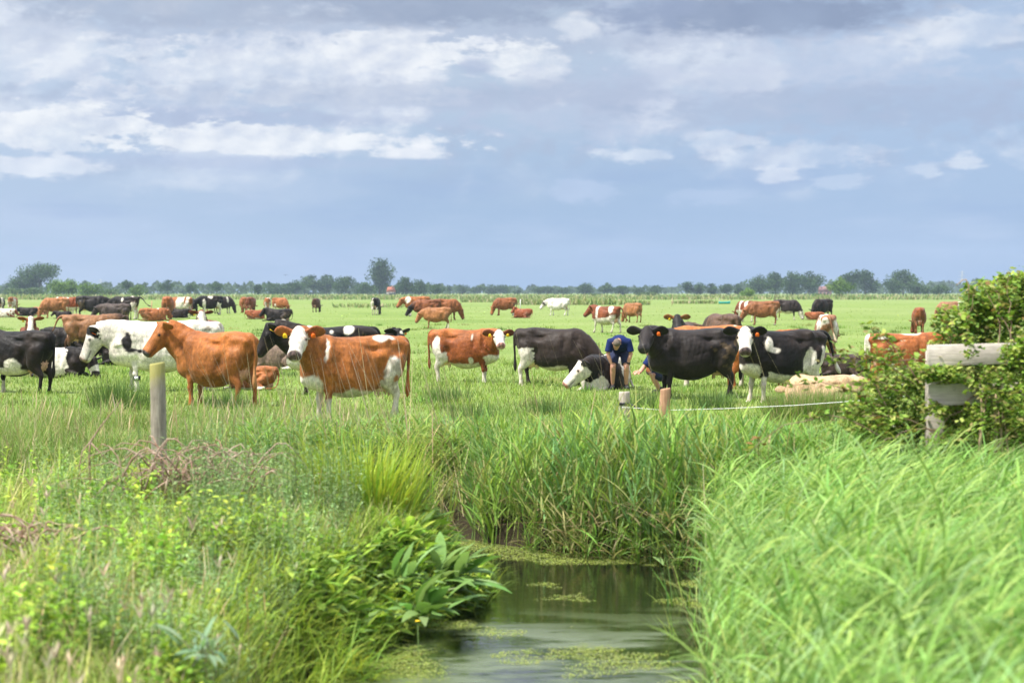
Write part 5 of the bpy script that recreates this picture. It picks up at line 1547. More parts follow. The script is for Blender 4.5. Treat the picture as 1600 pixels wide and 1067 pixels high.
for s_ in (1, -1):
    g.rings([np.array([(s_ * .04, .07, .02), (s_ * .04, -.07, .02), (s_ * .04, -.07, .0), (s_ * .04, .07, 0)]), np.array([(s_ * .22, .06, .12), (s_ * .22, -.05, .12), (s_ * .22, -.05, .105), (s_ * .22, .06, .105)]), np.array([(s_ * .42, -.02, .04), (s_ * .42, -.06, .04), (s_ * .42, -.06, .03), (s_ * .42, -.02, .03)])])
bd = g.build('flying_bird', pmat('dark_feathers', (.03, .03, .035), .7)); bd.location = at_depth(446, 430, 420); bd.scale = (1.3,) * 3; tag(bd, 'tiny dark bird flying above the tree line', 'bird')

# ------------------------------------------------------------------ haze: the air between here and the horizon
g = Geo(); g.box(0, 1750, 37.5, 3600, 3720, 80)
hz = g.build('haze', None, smooth=False)
mh = bpy.data.materials.new('air'); mh.use_nodes = True
mh.node_tree.nodes.clear(); n = NT(mh.node_tree)
ho = n.node('ShaderNodeOutputMaterial'); hv = n.node('ShaderNodeVolumePrincipled')
hv.inputs['Color'].default_value = (.56, .69, .88, 1)
hv.inputs['Density'].default_value = .00014
n.l.new(hv.outputs[0], ho.inputs['Volume'])
hz.data.materials.append(mh)
tag(hz, 'thin blue summer haze over the plain', 'haze', kind='stuff')
# ================================================================== people
M_SKIN = pmat('skin', (.52, .28, .19), .5, .35, noise=(14, .35, (.46, .21, .14)))
M_SHIRT = pmat('navy_cotton', (.012, .024, .105), .85, .15, noise=(5, .5, (.007, .014, .06)), bump=(30, .4))
M_SHORTS = pmat('dark_blue_cloth', (.035, .042, .085), .9, .1, noise=(6, .4, (.02, .025, .05)), bump=(30, .4))
M_HAIR = pmat('grey_brown_hair', (.10, .075, .055), .7, .2, noise=(60, .7, (.22, .18, .15)), bump=(90, .6))
M_SHOE = pmat('dark_boot', (.03, .03, .03), .6)
def remeshed(name, g, mat, vox, parent, it=5):
    o = g.build(name, mat, parent)
    md = o.modifiers.new('r', 'REMESH'); md.mode = 'VOXEL'; md.voxel_size = vox
    ms = o.modifiers.new('s', 'SMOOTH'); ms.factor = .5; ms.iterations = it
    dg = bpy.context.evaluated_depsgraph_get()
    em = bpy.data.meshes.new_from_object(o.evaluated_get(dg))
    em.polygons.foreach_set('use_smooth', np.ones(len(em.polygons), bool))
    o.modifiers.clear(); old = o.data; o.data = em; bpy.data.meshes.remove(old); em.name = name
    if not em.materials: em.materials.append(mat)
    return o
def lerp3(a, b, t): return tuple(np.array(a) * (1 - t) + np.array(b) * t)
def hand(g, wrist, direction, palm_up, curl, thumb_side, sc=1.0):
    w_ = np.array(wrist, float); d = np.array(direction, float); d /= np.linalg.norm(d)
    pn = np.array(palm_up, float); pn -= d * np.dot(pn, d); pn /= np.linalg.norm(pn)
    s_ = np.cross(d, pn) * thumb_side
    g.tube([w_ - d * .03, w_ + d * .02, w_ + d * .06, w_ + d * .095], [.026, .030, .034, .028], 10)
    for k, (off, L_) in enumerate(((.030, .072), (.010, .080), (-.010, .074), (-.029, .058))):
        b_ = w_ + d * .085 + s_ * off
        dd = d + s_ * off * 2.5; dd /= np.linalg.norm(dd)
        m1 = b_ + dd * L_ * .42
        d2 = dd * cos(curl) - pn * sin(curl)
        m2 = m1 + d2 * L_ * .33
        d3 = dd * cos(curl * 1.8) - pn * sin(curl * 1.8)
        g.tube([b_ - dd * .02, m1, m2, m2 + d3 * L_ * .25], [.0105, .0100, .0095, .0075], 8)
    tb = w_ + d * .03 + s_ * .03
    td = d * .6 + s_ * .8 - pn * .25; td /= np.linalg.norm(td)
    g.tube([tb - td * .02, tb + td * .03, tb + td * .04 + d * .025], [.013, .012, .009], 8)
def head_loft(g, c_, fwd, up):
    f = np.array(fwd, float); f /= np.linalg.norm(f); u = np.array(up, float); u -= f * np.dot(u, f); u /= np.linalg.norm(u); s_ = np.cross(f, u)
    rings = []
    th = np.linspace(0, 2 * pi, 20, endpoint=False)
    for h_, rx, rf, rb, off in ((-.125, .03, .03, .03, .055), (-.115, .045, .045, .05, .045), (-.08, .058, .062, .07, .025), (-.04, .068, .078, .085, .01), (0, .074, .086, .098, 0), (.04, .076, .086, .102, 0), (.08, .068, .072, .09, -.005), (.11, .045, .045, .06, -.008), (.122, .015, .015, .02, -.01)):
        cs, sn = np.cos(th), np.sin(th)
        rings.append(np.array(c_) + u * h_ + f * off + cs[:, None] * s_ * rx + (np.where(sn > 0, rf, rb) * sn)[:, None] * f)
    g.rings(rings)
    P = lambda a, b_, c2: np.array(c_) + f * a + s_ * b_ + u * c2
    g.tube([P(.08, 0, .015), P(.100, 0, -.02), P(.108, 0, -.035), P(.085, 0, -.045)], [.010, .013, .016, .010], 8)      # nose
    g.tube([P(.082, -.03, -.075), P(.09, 0, -.072), P(.082, .03, -.075)], .009, 6)                                         # lips
    g.tube([P(.078, -.05, .022), P(.088, -.025, .026), P(.086, 0, .022), P(.088, .025, .026), P(.078, .05, .022)], .010, 6)  # brow
    for sg in (1, -1):
        g.tube([P(-.005, sg * .074, .03), P(-.018, sg * .086, .015), P(-.012, sg * .084, -.015), P(0, sg * .074, -.025)], [.010, .014, .012, .008], 7)
    return f, s_, u
def person(px, d, z, J, label, rz=0.0):
    o = empty('person', ((px - 800) / F_PX * d, d, z), rz); tag(o, label, 'person')
    sk = Geo()
    f, s_, u = head_loft(sk, J['head'], J['face'], J['crown'])
    sk.tube([J['chest'], J['neck'], np.array(J['head']) - u * .07 - f * .01], [.08, .058, .054], 12)
    sk.tube([J['hips'], lerp3(J['hips'], J['chest'], .5), J['chest']], [.13, .125, .13], 14, flat=1.2)
    for sg, k in ((1, 'L'), (-1, 'R')):
        sh, elb, wr = J['sh' + k], J['el' + k], J['wr' + k]
        sk.tube([lerp3(J['chest'], sh, .4), sh, lerp3(sh, elb, .5), elb, lerp3(elb, wr, .35), wr], [.07, .062, .050, .042, .043, .028], 12)
        hand(sk, wr, J['hd' + k], J['pn' + k], J['curl' + k], J['th' + k])
        hp, kn, an = J['hp' + k], J['kn' + k], J['an' + k]
        sk.tube([hp, lerp3(hp, kn, .5), kn, lerp3(kn, an, .3), lerp3(kn, an, .75), an], [.095, .082, .060, .060, .042, .036], 12)
        t_ = np.array(J['toe' + k]); a_ = np.array(an)
        sk.tube([a_ + (0, 0, 0), a_ * .5 + t_ * .5 - (0, 0, .01), t_], [.038, .04, .03], 10)
        b_ = Geo(); b_.tube([a_ + (0, 0, .07), a_ + (0, 0, -.01), a_ * .55 + t_ * .45, t_ + (t_ - a_) * .12], [.050, .052, .048, .038], 12)
        remeshed('shoe', b_, M_SHOE, .012, o, 3)
    remeshed('body', sk, M_SKIN, .0075, o, 4)
    g = Geo()
    g.tube([lerp3(J['hips'], J['chest'], -.05), lerp3(J['hips'], J['chest'], .3), lerp3(J['hips'], J['chest'], .7), J['chest'], lerp3(J['chest'], J['neck'], .75)], [.155, .16, .165, .155, .075], 18, flat=1.22)
    for k in 'LR':
        sh, elb = J['sh' + k], J['el' + k]
        g.tube([lerp3(J['chest'], sh, .2), sh, lerp3(sh, elb, .45), lerp3(sh, elb, .8)], [.12, .095, .080, .082], 14)
    remeshed('shirt', g, M_SHIRT, .013, o, 4)
    g = Geo()
    g.tube([lerp3(J['hips'], J['chest'], .08), J['hips'], np.array(J['hips']) - np.array([0, 0, .06])], [.155, .16, .13], 16, flat=1.15)
    for k in 'LR':
        hp, kn = J['hp' + k], J['kn' + k]
        g.tube([lerp3(hp, kn, -.12), lerp3(hp, kn, .3), lerp3(hp, kn, .84)], [.118, .108, .098], 14)
    remeshed('shorts', g, M_SHORTS, .013, o, 4)
    g = Geo()
    rings = []
    th = np.linspace(0, 2 * pi, 18, endpoint=False)
    for h_, rx, rf, rb, off in ((-.05, .079, .015, .103, 0), (-.01, .081, .03, .110, 0), (.03, .084, .06, .114, 0), (.06, .082, .088, .110, 0), (.095, .070, .076, .092, -.004), (.122, .046, .050, .062, -.008), (.135, .015, .016, .02, -.01)):
        cs, sn = np.cos(th), np.sin(th)
        rings.append(np.array(J['head']) + u * h_ + f * off + cs[:, None] * s_ * rx + (np.where(sn > 0, rf, rb) * sn)[:, None] * f)
    g.rings(rings)
    remeshed('hair', g, M_HAIR, .010, o, 2)
    for sg in (1, -1):
        e = Geo(); e.ball(np.array(J['head']) + f * .079 + s_ * sg * .031 + u * .002, (.011, .011, .011)); e.build('eye', M_EYE, o)
    if 'watch' in J:
        k = J['watch']; w_ = np.array(J['wr' + k]); ev_ = np.array(J['el' + k]); dd = (ev_ - w_) / np.linalg.norm(ev_ - w_)
        e = Geo(); e.tube([w_ + dd * .015, w_ + dd * .045], [.036, .037], 14); e.build('watch', M_BAND, o)
    return o
person(967, 42.6, 0, dict(hips=(.04, .26, .90), chest=(.0, -.14, 1.04), neck=(-.03, -.29, 1.06), head=(-.07, -.42, .99), face=(-.05, -.45, -.9), crown=(.05, -.95, .35),
    shL=(.20, -.16, 1.02), elL=(.25, -.16, .77), wrL=(.175, -.15, .555), hdL=(-.25, -.1, -.9), pnL=(0, -1, .1), curlL=.45, thL=1,
    shR=(-.20, -.16, 1.02), elR=(-.24, -.16, .77), wrR=(-.165, -.15, .555), hdR=(.25, -.1, -.9), pnR=(0, -1, .1), curlR=.45, thR=-1,
    hpL=(.13, .22, .86), knL=(.16, -.05, .49), anL=(.16, .06, .08), toeL=(.18, -.12, .035), hpR=(-.06, .22, .86), knR=(-.13, -.05, .49), anR=(-.13, .06, .08), toeR=(-.16, -.12, .035), watch='L'),
    'man in navy shirt and shorts bending forward, hands on his knees')
person(1014, 40.7, 0, dict(hips=(.26, .10, .40), chest=(.10, .0, .70), neck=(.02, 0, .83), head=(-.02, .0, .95), face=(-.9, -.1, -.45), crown=(-.4, 0, .9),
    shL=(.04, -.20, .74), elL=(-.12, -.22, .57), wrL=(-.20, -.36, .47), hdL=(-.7, -.3, -.1), pnL=(0, -.4, .9), curlL=.8, thL=-1,
    shR=(.04, .20, .74), elR=(-.08, .20, .55), wrR=(-.20, -.02, .47), hdR=(-1, -.25, -.1), pnR=(0, .4, .9), curlR=.8, thR=1,
    hpL=(.24, .0, .38), knL=(.06, -.12, .40), anL=(.22, -.02, .08), toeL=(.08, -.06, .035), hpR=(.26, .22, .38), knR=(.06, .28, .42), anR=(.26, .24, .08), toeR=(.10, .25, .035)),
    'man in navy clothes crouching behind the plain black cow, only hands and sleeve showing')
# ================================================================== the herd
GZ = dict(graze=1, ne=-48, hp=74, nl=.72)
GZ2 = dict(graze=1, ne=-52, hp=60, nl=.70, step=(.14, -.08, -.05, .10))
LY = dict(lying=True, ne=38, hp=35, nl=.66)
LYR = dict(LY, side=-1)
def D(a, **k): r = dict(a); r.update(k); return r
redC = dict(base=RED, ears=RED, points=(.25, .075, .02))
blk = dict(base=BLACK, pt=0, muzzle=(.035, .032, .032), uddercol=(.45, .30, .22))
HF = dict(base=BLACK, pt=0)          # black and white
RH = dict(base=DRED, ears=DRED)      # red and white

# ---------------- nearest cattle
make_cow(30, 516, 614, 157, dict(ne=10, hp=50, tail=(0, .0, 0)), dict(blk, legs=(.32, .35, 0, 0), patch=[(-.08, .34, .66, .17, .3, .17), (.12, .2, .54, .5, .5, .07)], tailcol=BLACK, uddercol=PINK),
         'black cow cut by the left edge, white patch on its flank, full pink udder', seed=11, head_abs=180)
make_cow(47, 500, 557, 285, D(LY, ne=52, hp=42, nl=.74), dict(redC, base=DRED, face='blaze', bw=.075, muz=1, ears=DRED), 'dark red cow with white blaze peeping over the black cow at the left edge', seed=12, head_abs=280, tags=[(-1, M_TAGY)], hgt=1.05)
make_cow(84, 541, 590, 345, D(LYR, ne=-8, hp=52, nl=.72), dict(base=BLACK, pt=0, ears=BLACK, patch=[(-.2, 0, 1.0, .72, 1, .75)], face='none', headpatch=[(.3, .1, WHITE)], spots=None), 'white lying cow with black head and neck beside the big pink udder', seed=13, head_abs=330, tags=[(-1, M_TAGY)])
make_cow(137, 491, 556, 4, dict(ne=12, hp=40, step=(.1, -.14, -.16, .12), tail=(0, .55, .1)), dict(base=(.34, .165, .07), points=(.055, .03, .02), pt=.95, belly=(.10, .055, .03), headcol=(.06, .035, .025), tailcol=(.02, .016, .014), ears=(.05, .03, .02)),
         'brown cow with dark legs and its tail swung out, behind the white cow', seed=14, head_abs=10)
make_cow(262, 501, 611, 184, dict(ne=8, hp=52, nl=.76, lx=1.19, step=(-.1, .08, .1, 0)), dict(base=WHITE, pt=0, points=WHITE, ears=BLACK, patch=[(.62, .3, 1.0, .09, .35, .20, BLACK), (.55, .3, .86, .13, .3, .05, BLACK), (.42, .3, .84, .05, .2, .05, BLACK)], headpatch=[(.05, .075, BLACK)], uddercol=PINK, muzzle=(.4, .28, .24), tailcol=WHITE),
         'large white cow with black cheek patch and dark ears, strap on its foreleg', seed=15, head_abs=192, tags=[(1, M_TAGO)], band=1)
make_cow(340, 518, 634, 146, dict(ne=34, ny=30, hp=36, nl=.70, deep=.06, step=(-.05, .05, .06, -.1)), dict(base=(.42, .150, .036), ears=(.36, .12, .03), points=(.36, .12, .03), pt=.3, back=(.36, .115, .026), uddercol=(.55, .30, .19), muzzle=(.10, .09, .095), tailcol=(.46, .22, .09)),
         'plain red cow standing behind the tall grey post, looking to the left', seed=16, head_abs=204)
make_cow(432, 541, 578, 196, D(LY, ne=30, nl=.6, hp=48), dict(base=TAUPE, ears=BLACK, face='blaze', bw=.06, muz=1, headcol=(.03, .025, .022), legs=(0, 0, .5, .5), tailcol=(.03, .025, .02)), 'grey brown lying cow with black and white face, behind the plain red cow', seed=17, head_abs=262, tags=[(1, M_TAGY)], hgt=.80)
make_cow(398, 576, 609, 172, D(LY, ne=5, nl=.5, hp=40), dict(base=(.42, .15, .045), legs=(.3, .3, .45, .45), underline=.62), 'small red calf lying behind the tail of the plain red cow', seed=18, hgt=.56, cat='calf')
make_cow(323, 500, 545, 268, D(LY, ne=54, hp=40, nl=.72), dict(redC, base=DRED, face='white', ears=(.12, .03, .015), patch=[(.4, 0, 1.1, .4, 1, .5)]), 'cow showing only a white crown and one dark red ear above the white cow', seed=19, head_abs=290, tags=[(-1, M_TAGY)])
make_cow(557, 524, 655, 204, dict(ne=29, ny=32, hp=17, nl=.72, deep=.04, step=(-.03, .04, .10, -.10)), dict(base=(.44, .150, .033), ears=(.30, .10, .035), face='white', muzzle=(.13, .09, .085), points=(.40, .13, .03), pt=.3,
         patch=[(-.52, .34, .86, .135, .3, .24), (-.40, .2, 1.42, .20, .13, .10), (.60, .33, 1.22, .028, .2, .14), (.62, .33, 1.08, .02, .2, .06), (-.60, .34, .72, .045, .2, .06, (.42, .14, .035))], legs=(.47, .62, .72, .95), underline=.535, brisket=1, uddercol=(.68, .46, .36)),
         'red and white cow with a clean white face and red ears, facing the camera', seed=20, head_abs=266, tags=[(-1, M_TAGY), (1, M_TAGO)])
make_cow(522, 509, 616, 186, dict(ne=22, hp=44, nl=.74), dict(HF, ears=BLACK, patch=[(.40, .1, 1.40, .10, .35, .16), (-.28, .2, 1.36, .10, .3, .10), (.05, .33, 1.30, .03, .2, .03)], underline=.6, legs=(0, .5, .5, .5), muzzle=(.03, .03, .03), brisket=1),
         'black and white cow in profile behind the red and white one', seed=21, head_abs=192, tags=[(1, M_TAGY)])
make_cow(572, 516, 583, 325, D(LY, ne=46, hp=40, nl=.64), dict(blk, face='star'), 'black cow with only its head showing above the rump of the red and white cow', seed=22, head_abs=312, tags=[(1, M_TAGO)], hgt=1.02)
make_cow(723, 514, 597, 346, dict(ne=14, hp=10, nl=.66, ny=-38, step=(-.02, .05, -.05, .07)), dict(base=(.30, .085, .022), ears=(.14, .045, .02), face='white', muzzle=(.55, .30, .25), points=(.28, .08, .02), back=(.36, .12, .03),
         patch=[(-.60, -.33, 1.0, .10, .3, .26), (-.62, -.33, .72, .13, .3, .22), (.32, -.34, 1.22, .02, .2, .07), (.30, -.3, .64, .06, .3, .08)], legs=(.32, .36, .62, .85), underline=.56, brisket=1, uddercol=(.66, .45, .36)),
         'chestnut cow with white face and pink nose standing alone in the open', seed=23, head_abs=277, tags=[(1, M_TAGY), (-1, M_TAGY)])
make_cow(862, 512, 603, 344, D(GZ, ne=-38, hp=62, step=(.05, -.08, .05, -.05)), dict(base=(.026, .019, .0165), pt=0, legs=(0, 0, 0, .92), underline=.55, muzzle=(.03, .03, .03), ears=(.02, .018, .017), uddercol=(.66, .48, .38), tailcol=(.02, .018, .016)),
         'black cow grazing with a white hind leg, left of the bending man', seed=24, head_abs=330)
make_cow(948, 560, 607, 243, D(LYR, ne=8, nl=.62, hp=30), dict(HF, ears=BLACK, face='white', muzzle=(.50, .26, .21), patch=[(-.42, .0, 1.0, .52, 1, 1.1), (.8, 0, .62, .36, .6, .34)], uddercol=PINK),
         'lying cow with big white head and black ear in front of the grazing black cow', seed=25, head_abs=190, hgt=.98, sink=.16)
make_cow(1088, 513, 622, 187, dict(ne=20, ny=34, hp=13, nl=.64, step=(.02, .06, .05, -.09)), dict(base=(.021, .0165, .0155), pt=.2, points=(.035, .02, .015), muzzle=(.045, .042, .045), ears=(.016, .014, .013), uddercol=(.52, .36, .25), patch=[(-.78, .2, 1.22, .03, .1, .05, (.38, .27, .14))]),
         'plain black cow facing the camera behind the short brown stake', seed=26, head_abs=258, tags=[(1, M_TAGO)])
make_cow(1070, 503, 551, 252, D(LY, ne=44, hp=20, nl=.66), dict(base=BROWN, headcol=(.02, .018, .017), ears=(.22, .09, .03), muzzle=(.10, .085, .08)), 'dark brown cow facing the camera over the back of the black one, ears orange', seed=27, head_abs=268, tags=[(-1, M_TAGY)])
make_cow(1112, 508, 604, 172, dict(ne=-20, hp=70, graze=1, nl=.7), dict(redC, base=(.46, .165, .04), patch=[(-.52, .1, 1.44, .05, .14, .05)], legs=(.6, .6, .5, 0)), 'orange red cow seen as a bright back just behind the plain black cow', seed=28)
make_cow(1186, 516, 607, 12, dict(ne=10, hp=45), dict(redC, base=(.40, .13, .03), underline=.60, patch=[(-.05, -.3, .82, .06, .3, .03)]), 'red cow mostly hidden behind the black and white cow with white face', seed=29)
make_cow(1226, 515, 627, 203, dict(ne=22, ny=34, hp=17, nl=.66, step=(.0, .12, .12, -.05), tail=(0, .35, .1)), dict(HF, ears=BLACK, face='white', muzzle=(.12, .085, .08), headpatch=[(-.06, .05, BLACK)],
         patch=[(.50, .30, 1.16, .07, .3, .11), (.40, .32, 1.05, .10, .25, .05), (-.38, .33, .70, .12, .3, .30), (-.70, .25, .80, .08, .3, .30)], legs=(.52, .74, .80, .95), underline=.60, brisket=1, uddercol=(.70, .52, .40), tailcol=WHITE),
         'black and white cow with a white face staring at the camera', seed=30, head_abs=264, tags=[(1, M_TAGO)])
make_cow(1131, 490, 561, 112, dict(ne=-10, hp=60), dict(base=(.105, .062, .042), headcol=(.05, .035, .025), tailcol=(.03, .02, .015), points=(.16, .09, .04)), 'dark grey brown cow seen from its rump, above the orange red back', seed=31)
make_cow(1292, 491, 560, 84, D(GZ, hp=70, ny=-20, tail=(0, .15, -.35)), dict(base=(.34, .15, .065), spots=(.8, .10), pt=.2, tailcol=(.62, .50, .38), ears=(.30, .12, .05)), 'spotted brown and white cow seen from behind, tail swinging right', seed=32, head_abs=40, tags=[(-1, M_TAGY)])
make_cow(1322, 553, 589, 176, D(LY, ne=20, nl=.6), dict(base=(.045, .03, .026), legs=(.3, .3, .3, .3)), 'black brown cow lying behind the bramble sprays', seed=33, hgt=.62)
make_cow(1292, 591, 640, 170, D(LYR, ne=-22, ny=-50, hp=30, nl=.42, dp=0), dict(base=CREAM, points=(.70, .52, .34), ears=CREAM, muzzle=(.5, .3, .24)), 'cream coloured cow lying in the grass in front of the bramble sprays', seed=34, hgt=.76, sink=.08, head_abs=75)
make_cow(1408, 520, 606, 8, dict(ne=8, hp=40), dict(redC, base=(.40, .125, .033), patch=[(-.55, -.25, 1.30, .16, .2, .025), (.20, -.1, 1.41, .22, .16, .05), (-.9, 0, 1.2, .10, .2, .3)], underline=.6), 'red cow with a white streak on its back behind the bush and board fence', seed=35)
# ---------------- middle distance
make_cow(115, 521, 547, 183, D(LY, ne=10), blk, 'black cow lying behind the brown cow with dark legs', seed=36, hgt=.9)
make_cow(198, 546, 571, 186, D(LY, ne=25, nl=.55), dict(HF, face='blaze', bw=.05, ears=BLACK), 'black cow with white striped face lying under the head of the white cow', seed=37, hgt=.72, head_abs=230)
make_cow(948, 478, 520, 138, dict(ne=24, hp=34, nl=.56, step=(.16, -.14, .16, -.18), tail=(0, .35, -.45)), dict(base=(.24, .07, .025), ears=(.15, .05, .02), patch=[(.42, 0, 1.1, .10, .6, .5), (-.48, 0, 1.25, .20, .6, .2), (-.1, .3, .68, .6, .3, .12)], legs=(.8, .8, 1.0, 1.0), underline=.75), 'walking red and white cow above the bending man, tail swinging', seed=38, head_abs=170)
make_cow(989, 473, 504, 128, D(GZ), dict(base=ORANGE, patch=[(-.5, -.3, .75, .1, .2, .15)]), 'orange cow grazing with its rump turned, right of the walking red and white cow', seed=39)
make_cow(684, 479, 514, 174, dict(ne=-15, hp=50, step=(.05, .1, -.1, .1)), dict(base=(.42, .18, .065), legs=(0, 0, .4, .4), face='star'), 'small orange heifer in front of the rust coloured cows', seed=40, head_abs=176, hgt=.87, cat='heifer')
make_cow(697, 467, 500, 8, dict(GZ), dict(base=(.33, .115, .035)), 'rust coloured cow with tail towards the right, behind the small heifer', seed=41)
make_cow(668, 468, 501, 184, dict(ne=-24, hp=45), dict(base=(.25, .085, .03), headcol=(.018, .015, .014), ears=BLACK, points=(.03, .02, .015), pt=.9), 'brown cow with black head and neck grazing left of the rust coloured cow', seed=42)
make_cow(653, 463, 494, 196, dict(ne=0, hp=40), dict(base=(.42, .15, .045), patch=[(.75, 0, 1.2, .2, .5, .3)], legs=(.5, .5, .5, .5)), 'orange cow with white neck half behind the black-headed brown cow', seed=43)
make_cow(790, 465, 493, 192, D(GZ), dict(base=(.32, .11, .035), legs=(0, 0, .5, .5)), 'chestnut cow grazing, farthest out in the middle of the field', seed=44, head_abs=205)
make_cow(818, 482, 497, 160, D(LY, ne=50, nl=.5), dict(base=(.30, .08, .025)), 'rust cow lying with its head turned back, beside the far chestnut cow', seed=45, head_abs=200)
make_cow(873, 466, 493, 168, dict(ne=-8, hp=40, step=(.1, -.1, .1, -.1)), dict(base=(.72, .69, .64), pt=0, headpatch=[(.1, .08, (.1, .09, .09))], ears=(.1, .09, .09)), 'white cow alone in the far field', seed=46)
make_cow(1194, 470, 508, 176, dict(ne=-30, hp=60, graze=1), dict(base=(.34, .135, .05), points=(.18, .07, .03), legs=(0, 0, .1, .3)), 'golden brown cow in front of the grazing dark cow, right of the dark rump', seed=47)
make_cow(1167, 470, 503, 128, D(GZ), dict(base=DRED, patch=[(-.2, 0, 1.2, .16, .6, .5), (.35, 0, 1.2, .14, .6, .5)], legs=(.9, .9, .9, .9), underline=.8), 'red cow with broad white bands left of the golden brown one', seed=48)
make_cow(1228, 468, 500, 352, D(GZ), dict(base=(.035, .025, .024), face='white', legs=(.3, .3, .9, .9), underline=.6), 'dark cow with white face grazing towards the lying rust cow', seed=49)
make_cow(1286, 467, 499, 218, D(GZ), dict(blk), 'all black cow grazing at the right, behind the spotted rump', seed=50)
make_cow(1270, 487, 500, 10, D(LY, ne=5), dict(base=(.42, .14, .05)), 'rust cow lying by the muzzle of the grazing all black cow', seed=51)
make_cow(1436, 480, 522, 82, D(GZ, ny=25), dict(base=(.30, .095, .03), points=(.22, .07, .025)), 'red brown cow seen from behind left of the bramble bush', seed=52, head_abs=130)
make_cow(1484, 471, 499, 172, D(GZ), dict(base=(.42, .20, .10), patch=[(-.75, 0, 1.1, .16, .5, .35)], legs=(0, 0, .6, .6)), 'tan cow with pale rump just left of the bush top', seed=53)
# ---------------- far left and centre groups
make_cow(587, 465, 492, 86, D(GZ, ny=-22), dict(HF, patch=[(-.1, 0, 1.2, .25, .12, .5), (-.75, .15, 1.0, .12, .12, .4)], legs=(.9, .5, 1.1, .6)), 'black and white cow seen from behind below the tallest tree', seed=54, head_abs=70)
make_cow(494, 466, 488, 82, D(GZ, ny=-15), dict(base=(.13, .06, .035), headcol=(.03, .02, .017), points=(.03, .02, .015)), 'dark brown cow seen from behind, alone below the dome-shaped grove', seed=55)
make_cow(437, 465, 489, 325, D(GZ), dict(base=(.40, .14, .04), patch=[(-.3, -.3, .7, .12, .3, .15)], legs=(0, 0, .6, .6)), 'orange red cow grazing towards the right behind the black lying cow', seed=56)
make_cow(418, 465, 487, 100, D(GZ), dict(base=(.42, .15, .045), patch=[(-.6, 0, 1.1, .25, .12, .6), (-.3, -.2, 1.2, .3, .2, .3)], legs=(1, 1, 1, 1)), 'red and white cow seen from behind, left of the grazing orange red one', seed=57)
make_cow(437, 482, 502, 178, D(LY, ne=26, nl=.58), dict(blk, legs=(0, 0, .5, .5)), 'black cow lying with one white hind foot', seed=58)
make_cow(398, 484, 499, 15, D(LY, ne=28, nl=.5), dict(base=(.36, .11, .04), ears=DRED, underline=.6), 'small red cow lying left of the black lying cow', seed=59)
make_cow(392, 464, 491, 85, D(GZ), dict(base=(.24, .075, .035), points=(.16, .05, .02), headcol=(.10, .03, .02)), 'deep rust cow seen from behind, right one of a pair', seed=60)
make_cow(381, 464, 489, 102, D(GZ), dict(base=(.36, .13, .045)), 'lighter rust cow seen from behind, left one of a pair', seed=61)
make_cow(330, 462, 492, 205, dict(ne=-12, hp=52), dict(HF, patch=[(.1, .3, 1.35, .18, .3, .12), (.6, .2, .9, .12, .3, .3)], legs=(.9, .9, .9, .9), uddercol=PINK), 'black and white cow facing left with pink udder showing', seed=62, head_abs=195)
make_cow(348, 463, 490, 40, D(GZ, ny=-30), dict(HF, base=(.035, .025, .024), patch=[(.3, -.3, 1.15, .10, .3, .25)], legs=(.4, .4, 0, 0)), 'dark cow with one white side patch grazing right of a black and white cow', seed=63, head_abs=330)
make_cow(321, 464, 487, 100, dict(ne=0), dict(base=(.45, .16, .05)), 'orange cow half hidden behind the black and white cow with pink udder', seed=64)
make_cow(262, 463, 499, 96, D(GZ), dict(base=(.36, .12, .04), points=(.30, .10, .035)), 'big plain rust cow seen from behind above the white back', seed=65)
make_cow(284, 464, 494, 158, dict(ne=-10, hp=50), dict(base=(.40, .14, .045), ears=DRED, patch=[(-.05, 0, 1.0, .34, .7, .9), (-.62, 0, 1.0, .12, .7, .9)], legs=(.9, .9, .9, .9)), 'white cow with red neck and red saddle right of the big plain rust cow', seed=66, head_abs=150)
make_cow(297, 466, 489, 70, D(GZ, ny=-15), dict(HF, base=(.03, .024, .022), patch=[(-.3, .2, 1.3, .25, .2, .2)]), 'dark cow grazing behind the white cow with red saddle', seed=67)
make_cow(278, 482, 497, 350, D(LY, ne=8), blk, 'black cow lying below the white cow with red saddle', seed=68)
make_cow(238, 481, 502, 28, D(LY, ne=12, nl=.5), dict(base=(.44, .155, .05), patch=[(.35, .0, 1.36, .07, .2, .06)]), 'orange cow lying beside the big plain rust cow', seed=69)
make_cow(197, 463, 499, 168, dict(ne=-18, hp=55, tail=(0, .9, 0)), dict(HF, patch=[(.12, .33, 1.2, .06, .3, .13), (-.48, .1, 1.43, .12, .2, .06)], legs=(.4, .4, 1.05, 1.05)), 'black cow with white hind legs and its tail stuck out to the right', seed=70)
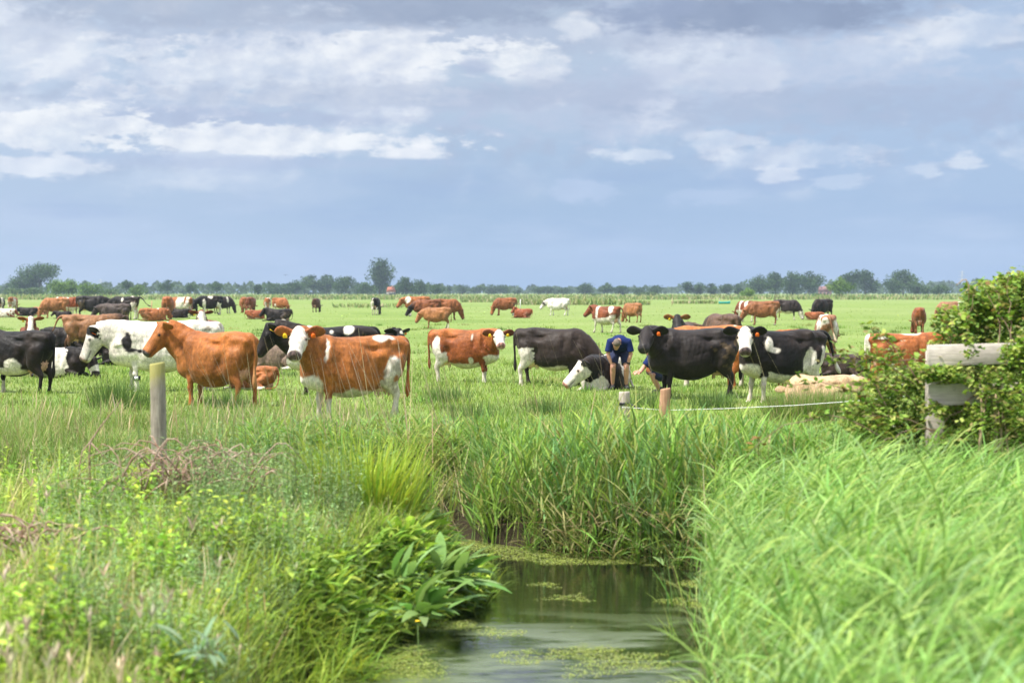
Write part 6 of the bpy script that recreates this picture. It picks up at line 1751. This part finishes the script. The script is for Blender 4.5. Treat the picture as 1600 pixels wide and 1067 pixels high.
make_cow(182, 474, 512, 170, dict(ne=0, hp=40), dict(base=(.045, .035, .032), back=(.075, .055, .048), points=(.06, .04, .03)), 'dusty black cow in front of the one with white hind legs', seed=71)
make_cow(142, 462, 498, 8, dict(ne=-6, hp=35, nl=.62), dict(base=(.02, .017, .017), face='white', headcol=(.02, .017, .017)), 'black cow with white nose facing right behind the patched cow', seed=72, tags=[(-1, M_TAGY)])
make_cow(105, 464, 496, 350, dict(ne=-4, hp=45, step=(.1, -.1, -.1, .1)), dict(base=(.33, .085, .025), ears=DRED, face='white', patch=[(-.68, 0, 1.0, .10, .5, .9), (.1, -.2, 1.35, .10, .3, .12), (-.2, -.3, 1.3, .07, .3, .1)], underline=.72, legs=(.9, .9, .8, .8)), 'patched red and white cow with a white face', seed=73, head_abs=330)
make_cow(87, 465, 497, 198, D(GZ), dict(base=(.42, .18, .065)), 'golden cow grazing to the left of the patched red and white cow', seed=74)
make_cow(45, 480, 494, 184, D(LY, ne=22, nl=.5), blk, 'small black cow lying near the left edge', seed=75)
make_cow(64, 479, 492, 178, D(LY, ne=0, nl=.5), dict(base=(.44, .19, .09)), 'tan cow lying behind the small black lying one', seed=76)
make_cow(20, 464, 487, 85, D(GZ), dict(base=(.38, .145, .05), patch=[(-.7, .0, .9, .2, .09, .3), (-.3, -.3, .9, .3, .15, .5)], legs=(.6, .6, 1.0, 1.0)), 'red and white cow seen from behind near the left edge', seed=77)
make_cow(2, 465, 486, 95, D(GZ), dict(HF, patch=[(-.6, -.2, 1.1, .3, .1, .5)], legs=(.5, .5, 1, 1)), 'black and white cow cut by the left edge in the far row', seed=78)
make_cow(8, 482, 496, 4, D(LY, ne=8, nl=.5), dict(base=(.34, .09, .03), spots=(1.1, -.35), patch=[(-.2, 0, 1.1, .5, .8, .4)]), 'white speckled cow with red head lying at the left edge', seed=79)
make_cow(100, 486, 498, 184, D(LY, ne=18), blk, 'black cow lying under the belly of the patched red and white cow', seed=80)
make_cow(1548, 468, 498, 95, D(GZ), dict(base=(.30, .09, .03)), 'red cow glimpsed through the top of the bramble bush', seed=81)
